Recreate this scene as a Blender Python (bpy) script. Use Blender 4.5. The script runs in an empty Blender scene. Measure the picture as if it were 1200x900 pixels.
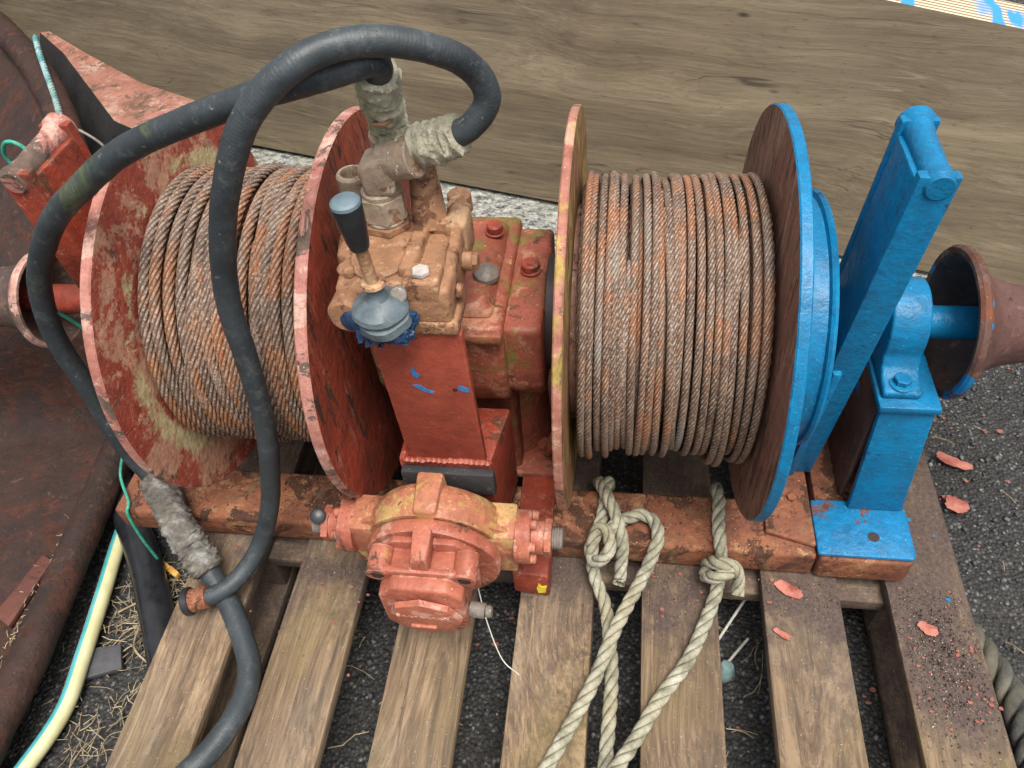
import bpy, bmesh, math, random
import numpy as np
from mathutils import Vector, Matrix, noise as mnoise

scene = bpy.context.scene
COL = scene.collection
R = math.radians

# ------------------------------------------------------------------ camera
def cam_axes(yaw, pitch, roll):
    fw = Vector((-math.sin(yaw) * math.cos(pitch), math.cos(yaw) * math.cos(pitch), -math.sin(pitch)))
    rt = Vector((math.cos(yaw), math.sin(yaw), 0))
    up = rt.cross(fw)
    c, s = math.cos(roll), math.sin(roll)
    return c * rt + s * up, -s * rt + c * up, fw

cd = bpy.data.cameras.new("camera")
cam = bpy.data.objects.new("camera", cd)
COL.objects.link(cam)
rt, up, fw = cam_axes(0.1992, 0.8328, -0.1085)
m = Matrix((rt, up, -fw)).transposed().to_4x4()
m.translation = Vector((0.7348, -0.5582, 1.0010))
cam.matrix_world = m
cd.sensor_width = 36
cd.lens = 905.5 / 1200 * 36
cd.clip_start = 0.02
cd.clip_end = 200
scene.camera = cam

# ------------------------------------------------------------------ world, sun, exposure
w = bpy.data.worlds.new("World")
scene.world = w
w.use_nodes = True
nt = w.node_tree
SUN_EL, SUN_AZ = 70, 150      # azimuth clockwise from +y
sky = nt.nodes.new("ShaderNodeTexSky")
sky.sky_type = 'NISHITA'
sky.sun_disc = False
sky.sun_elevation = R(SUN_EL)
sky.sun_rotation = R(SUN_AZ)
sky.dust_density = 6
sky.ozone_density = 0.6
hs = nt.nodes.new("ShaderNodeHueSaturation")
hs.inputs["Saturation"].default_value = 0.35
nt.links.new(sky.outputs[0], hs.inputs["Color"])
bg = nt.nodes["Background"]
nt.links.new(hs.outputs[0], bg.inputs[0])
bg.inputs[1].default_value = 0.115
sl = bpy.data.lights.new("sun", 'SUN')
sl.energy = 1.5
sl.angle = R(28)
sl.color = (1, 0.96, 0.9)
so = bpy.data.objects.new("sun", sl)
COL.objects.link(so)
az, el = R(SUN_AZ), R(SUN_EL)
sd = Vector((math.sin(az) * math.cos(el), math.cos(az) * math.cos(el), math.sin(el)))
so.rotation_euler = sd.to_track_quat('Z', 'Y').to_euler()
so.location = sd * 5
vs = scene.view_settings
vs.view_transform = 'Standard'
vs.look = 'None'
vs.exposure = 0.92
vs.gamma = 1

# ------------------------------------------------------------------ material helpers
class Mat:
    def __init__(s, name, coord='Object'):
        s.m = bpy.data.materials.new(name)
        s.m.use_nodes = True
        s.t = s.m.node_tree
        s.b = s.t.nodes["Principled BSDF"]
        tc = s.t.nodes.new("ShaderNodeTexCoord")
        s.co = tc.outputs[coord]
        s.nrm = None
    def n(s, typ, **kw):
        nd = s.t.nodes.new(typ)
        for k, v in kw.items():
            setattr(nd, k, v)
        return nd
    def set(s, sock, v):
        if hasattr(v, 'links') or isinstance(v, bpy.types.NodeSocket):
            s.t.links.new(v, sock)
        elif isinstance(v, (tuple, list)) and sock.type == 'RGBA' and len(v) == 3:
            sock.default_value = (*v, 1)
        else:
            sock.default_value = v
    def attr(s, name):
        nd = s.n("ShaderNodeAttribute")
        nd.attribute_name = name
        return nd.outputs["Fac"]
    def jitter(s):
        oi = s.n("ShaderNodeObjectInfo")
        mu = s.n("ShaderNodeVectorMath", operation='MULTIPLY')
        s.t.links.new(oi.outputs["Random"], mu.inputs[0])
        mu.inputs[1].default_value = (7.3, 31.7, 17.1)
        ad = s.n("ShaderNodeVectorMath", operation='ADD')
        s.t.links.new(s.co, ad.inputs[0])
        s.t.links.new(mu.outputs[0], ad.inputs[1])
        s.co = ad.outputs[0]
        return oi.outputs["Random"]
    def map(s, scale=(1, 1, 1), loc=(0, 0, 0), rot=(0, 0, 0)):
        mp = s.n("ShaderNodeMapping")
        s.set(mp.inputs["Vector"], s.co)
        mp.inputs["Scale"].default_value = scale
        mp.inputs["Location"].default_value = loc
        mp.inputs["Rotation"].default_value = rot
        return mp.outputs[0]
    def noise(s, scale, detail=4, rough=0.55, dist=0.0, stretch=(1, 1, 1), loc=(0, 0, 0), vec=None):
        nd = s.n("ShaderNodeTexNoise")
        s.set(nd.inputs["Vector"], vec if vec is not None else s.map(stretch, loc))
        nd.inputs["Scale"].default_value = scale
        nd.inputs["Detail"].default_value = detail
        nd.inputs["Roughness"].default_value = rough
        nd.inputs["Distortion"].default_value = dist
        return nd.outputs["Fac"]
    def voro(s, scale, feature='F1', out="Distance", stretch=(1, 1, 1), rnd=1):
        nd = s.n("ShaderNodeTexVoronoi", feature=feature)
        s.set(nd.inputs["Vector"], s.map(stretch))
        nd.inputs["Scale"].default_value = scale
        nd.inputs["Randomness"].default_value = rnd
        return nd.outputs[out]
    def step(s, v, lo, hi, a=0.0, b=1.0):
        mr = s.n("ShaderNodeMapRange")
        mr.clamp = True
        s.set(mr.inputs[0], v)
        for i, x in enumerate((lo, hi, a, b)):
            mr.inputs[i + 1].default_value = x
        return mr.outputs[0]
    def math(s, op, a, b=0.0):
        nd = s.n("ShaderNodeMath", operation=op)
        s.set(nd.inputs[0], a)
        s.set(nd.inputs[1], b)
        return nd.outputs[0]
    def mix(s, f, a, b, mode='MIX'):
        nd = s.n("ShaderNodeMix", data_type='RGBA', blend_type=mode)
        s.set(nd.inputs[0], f)
        s.set(nd.inputs[6], a)
        s.set(nd.inputs[7], b)
        return nd.outputs[2]
    def ramp(s, f, pts):
        nd = s.n("ShaderNodeValToRGB")
        s.set(nd.inputs[0], f)
        e = nd.color_ramp.elements
        while len(e) < len(pts):
            e.new(0.5)
        for q, (p, c) in zip(e, pts):
            q.position = p
            q.color = (*c, 1)
        return nd.outputs[0]
    def xyz(s, vec=None):
        nd = s.n("ShaderNodeSeparateXYZ")
        s.set(nd.inputs[0], vec if vec is not None else s.co)
        return nd.outputs
    def edge(s, rad=0.004):
        bv = s.n("ShaderNodeBevel", samples=4)
        bv.inputs[0].default_value = rad
        g = s.n("ShaderNodeNewGeometry")
        dt = s.n("ShaderNodeVectorMath", operation='DOT_PRODUCT')
        s.t.links.new(bv.outputs[0], dt.inputs[0])
        s.t.links.new(g.outputs["Normal"], dt.inputs[1])
        return s.step(dt.outputs["Value"], 0.99, 0.82)
    def bump(s, h, strength=0.5, dist=0.004):
        nd = s.n("ShaderNodeBump")
        nd.inputs["Strength"].default_value = strength
        nd.inputs["Distance"].default_value = dist
        s.set(nd.inputs["Height"], h)
        if s.nrm is not None:
            s.t.links.new(s.nrm, nd.inputs["Normal"])
        s.nrm = nd.outputs[0]
    def out(s, col, rough=0.6, metallic=0.0, spec=0.5):
        s.set(s.b.inputs["Base Color"], col)
        s.set(s.b.inputs["Roughness"], rough)
        s.set(s.b.inputs["Metallic"], metallic)
        s.b.inputs["Specular IOR Level"].default_value = spec
        if s.nrm is not None:
            s.t.links.new(s.nrm, s.b.inputs["Normal"])
        return s.m

def painted(name, base, dark, fade, rust, fade_amt=0.5, rust_amt=0.4, moss=None, moss_amt=0.0, chip=None,
            rough=0.5, lump=0.5, ring=None, streak=(1, 1, 1), edgecol=None, dirt=0.4, spots=None, wear=0.8, spec=0.28):
    a = Mat(name)
    c = a.mix(a.step(a.noise(14, 5, 0.6), 0.35, 0.65), dark, base)
    f = a.noise(11, 9, 0.78, 0.4, streak, (3, 1, 2))
    c = a.mix(a.step(f, 0.74 - 0.4 * fade_amt, 0.79 - 0.4 * fade_amt, 0, 0.85), c, fade)
    r = a.noise(16, 8, 0.72, 0.6, streak, (9, 4, 7))
    rm = a.step(r, 0.70 - 0.35 * rust_amt, 0.715 - 0.35 * rust_amt)
    rcol = a.ramp(a.noise(60, 4, 0.6), [(0.3, tuple(x * 0.45 for x in rust)), (0.7, rust)])
    c = a.mix(rm, c, rcol)
    # scuffs, pits and small chips
    c = a.mix(a.step(a.noise(46, 9, 0.82), 0.38, 0.62), a.mix(0.34, c, (0.03, 0.02, 0.016)), a.mix(0.05, c, tuple(min(1, q * 1.4) for q in fade)))
    s1 = a.noise(38, 9, 0.78, 0.5, streak, (5, 8, 2))
    c = a.mix(a.step(s1, 0.63 - 0.08 * fade_amt, 0.67 - 0.08 * fade_amt, 0, wear), c, fade)
    s2 = a.noise(44, 9, 0.8, 0.4, streak, (1, 3, 8))
    s2m = a.step(s2, 0.645 - 0.08 * rust_amt, 0.665 - 0.08 * rust_amt, 0, wear)
    c = a.mix(s2m, c, tuple(q * 0.35 for q in rust))
    if edgecol:
        em = a.math('MULTIPLY', a.edge(0.005), a.step(a.noise(40, 6, 0.75), 0.46, 0.60, 0, 0.8))
        c = a.mix(em, c, edgecol)
    if moss:
        mm = a.step(a.noise(11, 7, 0.7, 0.8, (1, 1, 1), (2, 8, 5)), 0.76 - 0.36 * moss_amt, 0.83 - 0.36 * moss_amt, 0, 0.9)
        if ring:                       # lichen that grew in the corner where the wound rope meets the flange
            x, y, z = a.xyz()
            dy = a.math('SUBTRACT', y, 0.1827)
            dz = a.math('SUBTRACT', z, 0.3145)
            rr = a.math('SQRT', a.math('ADD', a.math('MULTIPLY', dy, dy), a.math('MULTIPLY', dz, dz)))
            k = a.math('MULTIPLY', a.step(rr, ring[0] - 0.012, ring[0]), a.step(rr, ring[1] + 0.022, ring[1]))
            k = a.step(a.math('ADD', a.math('MULTIPLY', k, 0.20), a.math('MULTIPLY', a.noise(9, 9, 0.78, 0.5, (1, 1, 1), (6, 1, 3)), 1.25)), 0.76, 0.83, 0, 0.9)
            mm = a.math('MAXIMUM', mm, k)
        mc = a.ramp(a.noise(90, 3, 0.6), [(0.3, tuple(q * 0.55 for q in moss)), (0.7, moss)])
        c = a.mix(mm, c, mc)
    if spots:
        sp = a.step(a.noise(spots[1], 4, 0.6, 0, (1, 1, 1), (1, 5, 3)), spots[2], spots[2] + 0.02)
        c = a.mix(sp, c, spots[0])
    if dirt:
        d = a.step(a.noise(120, 6, 0.75), 0.58, 0.72, 0, dirt)
        c = a.mix(d, c, (0.035, 0.025, 0.02))
    sp = a.step(a.noise(260, 2, 0.5), 0.70, 0.76, 0, 0.5)
    c = a.mix(sp, c, tuple(min(1, q * 1.8 + 0.05) for q in fade))
    a.bump(rm, 0.35, -0.002)
    a.bump(a.noise(70, 5, 0.6), lump, 0.004)
    a.bump(s2m, 0.3, -0.0012)
    a.bump(a.noise(420, 3, 0.6), 0.25, 0.0012)
    rg = a.math('ADD', a.step(a.noise(30, 4, 0.6), 0.3, 0.7, rough - 0.12, rough + 0.12), a.math('MULTIPLY', rm, 0.25))
    return a.out(c, rg, 0.0, spec)

RED = (0.345, 0.054, 0.027)
RED_D = (0.19, 0.034, 0.020)
PINK = (0.44, 0.17, 0.115)
RUST = (0.16, 0.060, 0.030)
MOSS = (0.36, 0.30, 0.075)
M = {}
M['red'] = painted('oxide_red_paint', RED, RED_D, PINK, RUST, 0.35, 0.35, MOSS, 0.12, rough=0.42, edgecol=PINK)
M['red_clean'] = painted('fresh_oxide_red_paint', (0.32, 0.060, 0.033), (0.26, 0.048, 0.028), PINK, RUST, 0.0, 0.0, rough=0.38, lump=0.3, dirt=0.12, edgecol=PINK, wear=0.12)
M['red_flange_in'] = painted('flaking_red_paint_with_lichen', (0.40, 0.070, 0.042), (0.28, 0.050, 0.032), (0.56, 0.31, 0.20), (0.15, 0.09, 0.06),
                             0.64, 0.30, (0.62, 0.52, 0.28), 0.38, ring=(0.186, 0.199), rough=0.6, lump=0.7)
M['red_flange_out'] = painted('streaked_dark_red_paint', (0.34, 0.056, 0.030), (0.19, 0.038, 0.023), (0.38, 0.16, 0.10), (0.07, 0.04, 0.025),
                              0.42, 0.38, (0.15, 0.12, 0.05), 0.22, rough=0.45, streak=(4, 4, 0.7))
M['pink_rim'] = painted('faded_pink_paint', (0.47, 0.21, 0.165), (0.33, 0.11, 0.08), (0.58, 0.38, 0.31), (0.16, 0.11, 0.085), 0.6, 0.45, (0.36, 0.26, 0.10), 0.25, rough=0.6)
M['lichen_rim'] = painted('pink_rim_under_yellow_lichen', (0.46, 0.20, 0.15), (0.33, 0.12, 0.08), (0.58, 0.36, 0.25), (0.18, 0.11, 0.07), 0.55, 0.4, (0.44, 0.31, 0.08), 0.58, rough=0.65)
M['lichen_flange'] = painted('red_flange_under_yellow_lichen', (0.30, 0.14, 0.06), (0.20, 0.085, 0.04), (0.42, 0.27, 0.12), (0.15, 0.07, 0.03),
                             0.5, 0.4, (0.40, 0.30, 0.07), 0.66, rough=0.6, streak=(3, 3, 0.8))
M['brown_flange'] = painted('bare_brown_rusty_steel', (0.27, 0.135, 0.098), (0.19, 0.088, 0.062), (0.38, 0.24, 0.175), (0.14, 0.06, 0.035),
                            0.5, 0.42, rough=0.6, streak=(5, 5, 0.6), dirt=0.5)
M['mossy_red'] = painted('mossy_red_casting', (0.34, 0.085, 0.05), (0.20, 0.055, 0.033), (0.48, 0.24, 0.14), (0.15, 0.07, 0.03),
                         0.5, 0.4, (0.21, 0.17, 0.045), 0.66, rough=0.45, edgecol=PINK)
M['beam'] = painted('flaking_orange_rust', (0.29, 0.105, 0.05), (0.15, 0.05, 0.03), (0.40, 0.215, 0.105), (0.10, 0.042, 0.026), 0.55, 0.5,
                    (0.20, 0.12, 0.06), 0.5, rough=0.7, lump=1.0, edgecol=(0.34, 0.07, 0.04), dirt=0.8)
M['blue'] = painted('thick_blue_paint', (0.001, 0.180, 0.375), (0.001, 0.148, 0.315), (0.015, 0.25, 0.47), (0.003, 0.11, 0.25), 0.2, 0.2,
                    rough=0.36, lump=0.5, dirt=0.4, wear=0.22, edgecol=(0.02, 0.28, 0.52))
M['blue_worn'] = painted('blue_paint_over_rust', (0.002, 0.185, 0.39), (0.002, 0.15, 0.33), (0.05, 0.27, 0.48), (0.20, 0.075, 0.05), 0.2, 0.36,
                         rough=0.4, lump=0.7, dirt=0.25)
M['gypsy'] = painted('rusty_brown_cast_iron', (0.135, 0.066, 0.055), (0.085, 0.043, 0.037), (0.19, 0.10, 0.075), (0.08, 0.035, 0.025), 0.4, 0.3,
                     rough=0.55, spots=((0.01, 0.17, 0.42), 22, 0.68))
M['gypsy_rim'] = painted('worn_rim_of_iron_with_blue', (0.13, 0.07, 0.055), (0.07, 0.035, 0.03), (0.34, 0.15, 0.09), (0.17, 0.06, 0.03), 0.45, 0.4,
                         rough=0.5, spots=((0.01, 0.16, 0.36), 17, 0.60))
M['gypsy_old'] = painted('grey_brown_iron', (0.10, 0.066, 0.058), (0.06, 0.04, 0.035), (0.24, 0.16, 0.11), (0.15, 0.05, 0.035), 0.45, 0.3, rough=0.5)
M['dark_rust'] = painted('dark_rusty_plate', (0.052, 0.027, 0.021), (0.027, 0.018, 0.016), (0.085, 0.05, 0.038), (0.088, 0.036, 0.025), 0.38, 0.48,
                         rough=0.68, dirt=0.6, spec=0.2, lump=0.9, wear=1.0)
M['rust_patch'] = painted('red_brown_rust_scale', (0.13, 0.045, 0.032), (0.085, 0.032, 0.025), (0.15, 0.075, 0.045), (0.09, 0.035, 0.025), 0.3, 0.4, rough=0.6)
M['salmon'] = painted('faded_salmon_paint', (0.35, 0.155, 0.11), (0.24, 0.10, 0.07), (0.44, 0.28, 0.21), (0.20, 0.11, 0.07), 0.55, 0.42, rough=0.55, dirt=0.4)
M['charcoal'] = painted('charcoal_steel', (0.035, 0.037, 0.04), (0.022, 0.023, 0.025), (0.07, 0.065, 0.06), (0.09, 0.05, 0.03), 0.3, 0.25, rough=0.6)
M['bronze'] = painted('tan_rusted_casting', (0.38, 0.20, 0.105), (0.26, 0.125, 0.068), (0.54, 0.35, 0.20), (0.20, 0.085, 0.045), 0.45, 0.42,
                      (0.34, 0.24, 0.07), 0.3, rough=0.55, lump=0.6, dirt=0.3)
M['bronze_grey'] = painted('grey_brown_fitting', (0.38, 0.30, 0.215), (0.26, 0.19, 0.135), (0.56, 0.49, 0.38), (0.26, 0.13, 0.065), 0.5, 0.33, rough=0.5, dirt=0.4)
M['motor'] = painted('orange_pink_motor_paint', (0.45, 0.140, 0.080), (0.33, 0.085, 0.050), (0.60, 0.34, 0.25), (0.20, 0.08, 0.05), 0.5, 0.36,
                     (0.46, 0.30, 0.08), 0.36, rough=0.42, lump=0.45, dirt=0.35, edgecol=(0.58, 0.33, 0.25), wear=0.55)
M['motor_yellow'] = painted('yellowed_motor_paint', (0.43, 0.165, 0.09), (0.36, 0.11, 0.068), (0.52, 0.34, 0.14), (0.30, 0.10, 0.05), 0.6, 0.35,
                            (0.46, 0.31, 0.08), 0.56, rough=0.5, lump=0.6, dirt=0.25)
M['bolt_grey'] = painted('dull_zinc', (0.25, 0.22, 0.19), (0.14, 0.12, 0.10), (0.5, 0.46, 0.40), (0.17, 0.08, 0.04), 0.3, 0.3, rough=0.4)
M['black_rubber_strip'] = painted('dirty_black_strip', (0.04, 0.04, 0.043), (0.025, 0.025, 0.027), (0.11, 0.10, 0.10), (0.28, 0.09, 0.07), 0.35, 0.22, rough=0.65)

def rubber(name, moss):
    a = Mat(name)
    c = a.mix(a.step(a.noise(12, 5, 0.6), 0.35, 0.65), (0.018, 0.023, 0.026), (0.040, 0.050, 0.056))
    c = a.mix(a.step(a.noise(34, 9, 0.82), 0.53, 0.66, 0, 0.5), c, (0.12, 0.13, 0.13))
    c = a.mix(a.step(a.noise(90, 8, 0.8, 0.4, (1, 1, 1), (4, 2, 7)), 0.62, 0.66, 0, 0.8), c, (0.27, 0.25, 0.21))
    if moss:
        c = a.mix(a.step(a.noise(14, 6, 0.7, 0.5), 0.58, 0.74, 0, 0.75), c, (0.13, 0.16, 0.04))
    c = a.mix(a.step(a.noise(330, 2, 0.5), 0.72, 0.78, 0, 0.5), c, (0.35, 0.34, 0.3))
    a.bump(a.math('SINE', a.math('MULTIPLY', a.attr('run'), 2 * math.pi / 0.0034)), 0.055, 0.0010)
    a.bump(a.noise(55, 5, 0.6), 0.3, 0.003)
    a.bump(a.noise(500, 3, 0.6), 0.2, 0.001)
    return a.out(c, a.step(a.noise(20, 4), 0.3, 0.7, 0.42, 0.60))
M['rubber'] = rubber('black_rubber', False)
M['rubber_moss'] = rubber('black_rubber_with_green_bloom', True)

def crust(name, cols, yellow):
    a = Mat(name)
    c = a.ramp(a.noise(45, 7, 0.7, 0.4), [(0.3, cols[0]), (0.5, cols[1]), (0.68, cols[2])])
    c = a.mix(a.step(a.noise(18, 4, 0.6), 0.45, 0.65, 0, yellow), c, (0.34, 0.33, 0.12))
    c = a.mix(a.step(a.noise(160, 4, 0.7), 0.62, 0.70, 0, 0.7), c, (0.05, 0.042, 0.035))
    a.bump(a.noise(60, 7, 0.75), 1.0, 0.008)
    a.bump(a.noise(220, 5, 0.7), 0.7, 0.003)
    return a.out(c, 0.9)
M['crust'] = crust('pale_crusted_wrapping', [(0.30, 0.27, 0.18), (0.55, 0.51, 0.37), (0.74, 0.70, 0.55)], 0.6)
M['crust_dark'] = crust('grey_brown_crusted_wrapping', [(0.06, 0.055, 0.053), (0.19, 0.17, 0.145), (0.40, 0.40, 0.37)], 0.12)

def wire(name, orange, grey):
    a = Mat(name)
    run, ridge = a.attr('run'), a.attr('ridge')
    rv = a.n("ShaderNodeCombineXYZ")
    a.t.links.new(run, rv.inputs[0])
    along = a.noise(2.6, 5, 0.65, 0, vec=rv.outputs[0])
    along2 = a.noise(7.0, 5, 0.65, 0, vec=a_off(a, rv.outputs[0]))
    c = a.ramp(a.math('ADD', a.math('MULTIPLY', along2, 0.5), a.math('MULTIPLY', a.noise(26, 6, 0.7), 0.5)),
               [(0.36, (0.070, 0.040, 0.028)), (0.48, (0.135, 0.080, 0.053)), (0.60, (0.21, 0.138, 0.095))])
    om = a.math('ADD', a.math('MULTIPLY', along, 0.6), a.math('MULTIPLY', a.noise(10, 6, 0.7, 0.6), 0.4))
    c = a.mix(a.step(om, 0.60 - orange, 0.66 - orange, 0, 0.85), c, (0.29, 0.102, 0.032))
    gm = a.math('ADD', a.math('MULTIPLY', a.noise(1.9, 3, 0.6, 0, vec=a_off(a, rv.outputs[0], 51)), 0.6), a.math('MULTIPLY', a.noise(9, 5, 0.6, 0.3, (1, 1, 1), (7, 7, 3)), 0.4))
    c = a.mix(a.step(gm, 0.66 - grey, 0.72 - grey, 0, 0.8), c, (0.24, 0.225, 0.20))
    # glints painted on the crown of each strand, groove shade painted dark between them
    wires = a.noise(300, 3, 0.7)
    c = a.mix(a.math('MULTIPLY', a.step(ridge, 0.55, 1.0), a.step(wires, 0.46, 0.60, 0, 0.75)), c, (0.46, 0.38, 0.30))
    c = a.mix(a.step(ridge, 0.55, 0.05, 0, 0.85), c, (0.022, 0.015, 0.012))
    c = a.mix(a.step(a.noise(120, 6, 0.75, 0, (1, 1, 1), (5, 1, 1)), 0.58, 0.68, 0, 0.6), c, (0.04, 0.025, 0.02))
    a.bump(a.noise(420, 4, 0.7), 0.6, 0.0012)
    return a.out(c, 0.6)
def a_off(a, v, k=17):
    ad = a.n("ShaderNodeVectorMath", operation='ADD')
    a.t.links.new(v, ad.inputs[0])
    ad.inputs[1].default_value = (k, 3, 1)
    return ad.outputs[0]
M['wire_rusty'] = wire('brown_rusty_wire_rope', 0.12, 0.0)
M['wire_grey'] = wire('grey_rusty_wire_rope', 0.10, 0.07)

def wood(name, light, mid, dark, green=0.25, axis='y', stain=0.5):
    a = Mat(name)
    px_, py_, pz_ = a.xyz()
    dm = a.math('MULTIPLY', a.step(py_, -0.20, -0.05), a.step(px_, 1.08, 1.11, 0.85, 1.0))
    dm2 = a.math('MULTIPLY', a.step(px_, 1.09, 1.12), a.step(a.math('ABSOLUTE', a.math('ADD', py_, 0.10)), 0.17, 0.06))
    dm = a.math('MAXIMUM', dm, dm2)
    rnd = a.jitter()
    st = {'y': (1, 0.055, 1), 'x': (0.055, 1, 1)}[axis]
    warp = a.noise(3.2, 2, 0.5, 0.0, {'y': (1, .35, 1), 'x': (.35, 1, 1)}[axis], (5, 3, 1))
    vec = a.map(st)
    add = a.n("ShaderNodeVectorMath", operation='ADD')
    sc = a.n("ShaderNodeVectorMath", operation='SCALE')
    a.t.links.new(warp, sc.inputs[0])
    sc.inputs["Scale"].default_value = 0.35
    a.t.links.new(vec, add.inputs[0])
    a.t.links.new(sc.outputs[0], add.inputs[1])
    g = a.noise(38, 6, 0.65, 1.2, vec=add.outputs[0])
    fine = a.noise(240, 4, 0.7, 0.2, vec=add.outputs[0])
    c = a.ramp(a.math('ADD', a.math('MULTIPLY', g, 0.55), a.math('MULTIPLY', fine, 0.45)), [(0.39, dark), (0.5, mid), (0.60, light)])
    fl = a.noise(130, 4, 0.75, 0.1, {'y': (1, .03, 1), 'x': (.03, 1, 1)}[axis], (3, 5, 8))
    c = a.mix(a.step(fl, 0.60, 0.66, 0, 0.7), c, tuple(q * 0.45 for q in dark))
    c = a.mix(a.step(fl, 0.38, 0.32, 0, 0.5), c, tuple(min(1, q * 1.35) for q in light))
    # knots
    kd = a.voro(5.2, stretch={'y': (1, 0.45, 1), 'x': (0.45, 1, 1)}[axis])
    c = a.mix(a.step(kd, 0.10, 0.03, 0, 0.8), c, tuple(q * 0.4 for q in dark))
    # stains, grey weathering, algae
    c = a.mix(a.step(a.noise(6, 6, 0.65, 0.5, (1, .6, 1), (2, 2, 2)), 0.50, 0.72, 0, stain), c, tuple(q * 0.35 for q in mid))
    c = a.mix(a.step(a.noise(5, 5, 0.6, 0.2, (1, .5, 1), (8, 1, 4)), 0.5, 0.75, 0, 0.5), c, (0.23, 0.205, 0.17))
    c = a.mix(a.step(a.noise(7, 5, 0.65, 0.3, (1, .5, 1), (1, 9, 4)), 0.5, 0.75, 0, green), c, (0.20, 0.155, 0.040))
    c = a.mix(a.step(rnd, 0.1, 1, 0, 0.62), c, a.mix(0.75, c, tuple(q * 0.42 for q in mid)))
    # dark rust dust that has fallen off the winch
    dn = a.math('ADD', a.noise(12, 8, 0.75), a.math('MULTIPLY', dm, 0.30))
    c = a.mix(a.step(dn, 0.62, 0.78, 0, 0.88), c, a.ramp(a.noise(200, 4, 0.7), [(0.35, (0.035, 0.022, 0.018)), (0.65, (0.095, 0.062, 0.05))]))
    c = a.mix(a.step(a.noise(300, 3, 0.6), 0.66, 0.72, 0, 0.6), c, (0.42, 0.38, 0.33))
    c = a.mix(a.step(a.noise(160, 5, 0.7, 0, (1, 1, 1), (6, 6, 1)), 0.62, 0.70, 0, 0.7), c, (0.03, 0.022, 0.016))
    a.bump(g, 0.35, 0.003)
    a.bump(fine, 0.45, 0.0016)
    a.bump(a.step(a.noise(55, 3, 0.5, 0.3, vec=add.outputs[0]), 0.28, 0.34), 0.5, 0.0015)
    return a.out(c, 0.78)
M['pallet'] = wood('weathered_pallet_wood', (0.325, 0.225, 0.132), (0.180, 0.118, 0.067), (0.066, 0.042, 0.027), 0.5, stain=0.85)
M['pallet_x'] = wood('weathered_pallet_stringer_wood', (0.40, 0.29, 0.16), (0.26, 0.18, 0.10), (0.13, 0.085, 0.05), 0.3, 'x', 0.3)

def plywood():
    a = Mat('weathered_plywood_face')
    st = (0.06, 1, 1)
    warp = a.noise(2.2, 3, 0.5, 0, (0.4, 1, 1))
    vec = a.map(st)
    sc = a.n("ShaderNodeVectorMath", operation='SCALE')
    a.t.links.new(warp, sc.inputs[0])
    sc.inputs["Scale"].default_value = 0.22
    add = a.n("ShaderNodeVectorMath", operation='ADD')
    a.t.links.new(vec, add.inputs[0])
    a.t.links.new(sc.outputs[0], add.inputs[1])
    g = a.noise(15, 7, 0.72, 0.35, vec=add.outputs[0])
    fine = a.noise(150, 6, 0.75, 0.1, vec=add.outputs[0])
    c = a.ramp(a.math('ADD', a.math('MULTIPLY', g, 0.62), a.math('MULTIPLY', fine, 0.38)),
               [(0.35, (0.145, 0.108, 0.068)), (0.5, (0.255, 0.197, 0.124)), (0.64, (0.40, 0.32, 0.205))])
    c = a.mix(a.step(a.noise(3, 6, 0.65, 0.6, (0.4, 1, 1), (3, 3, 3)), 0.48, 0.70, 0, 0.6), c, (0.105, 0.085, 0.062))
    c = a.mix(a.step(a.noise(2.2, 5, 0.6, 0.3, (0.5, 1, 1), (9, 2, 2)), 0.5, 0.72, 0, 0.4), c, (0.38, 0.32, 0.20))
    c = a.mix(a.step(a.noise(9, 5, 0.6, 1.0, (0.25, 1, 1), (1, 2, 9)), 0.64, 0.70, 0, 0.5), c, (0.10, 0.075, 0.05))
    ln = a.noise(16, 3, 0.5, 0.2, vec=a_off(a, add.outputs[0], 23))
    lm = a.math('MULTIPLY', a.step(a.math('ABSOLUTE', a.math('SUBTRACT', ln, 0.5)), 0.006, 0.001), a.step(a.noise(5, 3), 0.46, 0.6))
    c = a.mix(a.math('MULTIPLY', lm, 0.75), c, (0.05, 0.038, 0.027))
    ln2 = a.noise(13, 2, 0.5, 0.1, vec=a_off(a, add.outputs[0], 41))
    lm2 = a.math('MULTIPLY', a.step(a.math('ABSOLUTE', a.math('SUBTRACT', ln2, 0.52)), 0.005, 0.001), a.step(a.noise(4, 3, 0.5, 0, (1, 1, 1), (7, 2, 2)), 0.5, 0.62))
    c = a.mix(a.math('MULTIPLY', lm2, 0.6), c, (0.42, 0.36, 0.26))
    c = a.mix(a.step(a.noise(120, 6, 0.8, 0, (0.25, 1, 1), (4, 4, 4)), 0.56, 0.66, 0, 0.55), c, (0.07, 0.055, 0.04))
    kd = a.voro(7.5, stretch=(0.45, 0.2, 1.1))
    c = a.mix(a.step(kd, 0.055, 0.025, 0, 0.9), c, (0.035, 0.026, 0.018))
    c = a.mix(a.step(a.noise(400, 2, 0.5), 0.68, 0.75, 0, 0.35), c, (0.42, 0.38, 0.30))
    a.bump(g, 0.4, 0.003)
    a.bump(fine, 0.4, 0.0015)
    return a.out(c, 0.75)
M['plywood'] = plywood()

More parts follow.
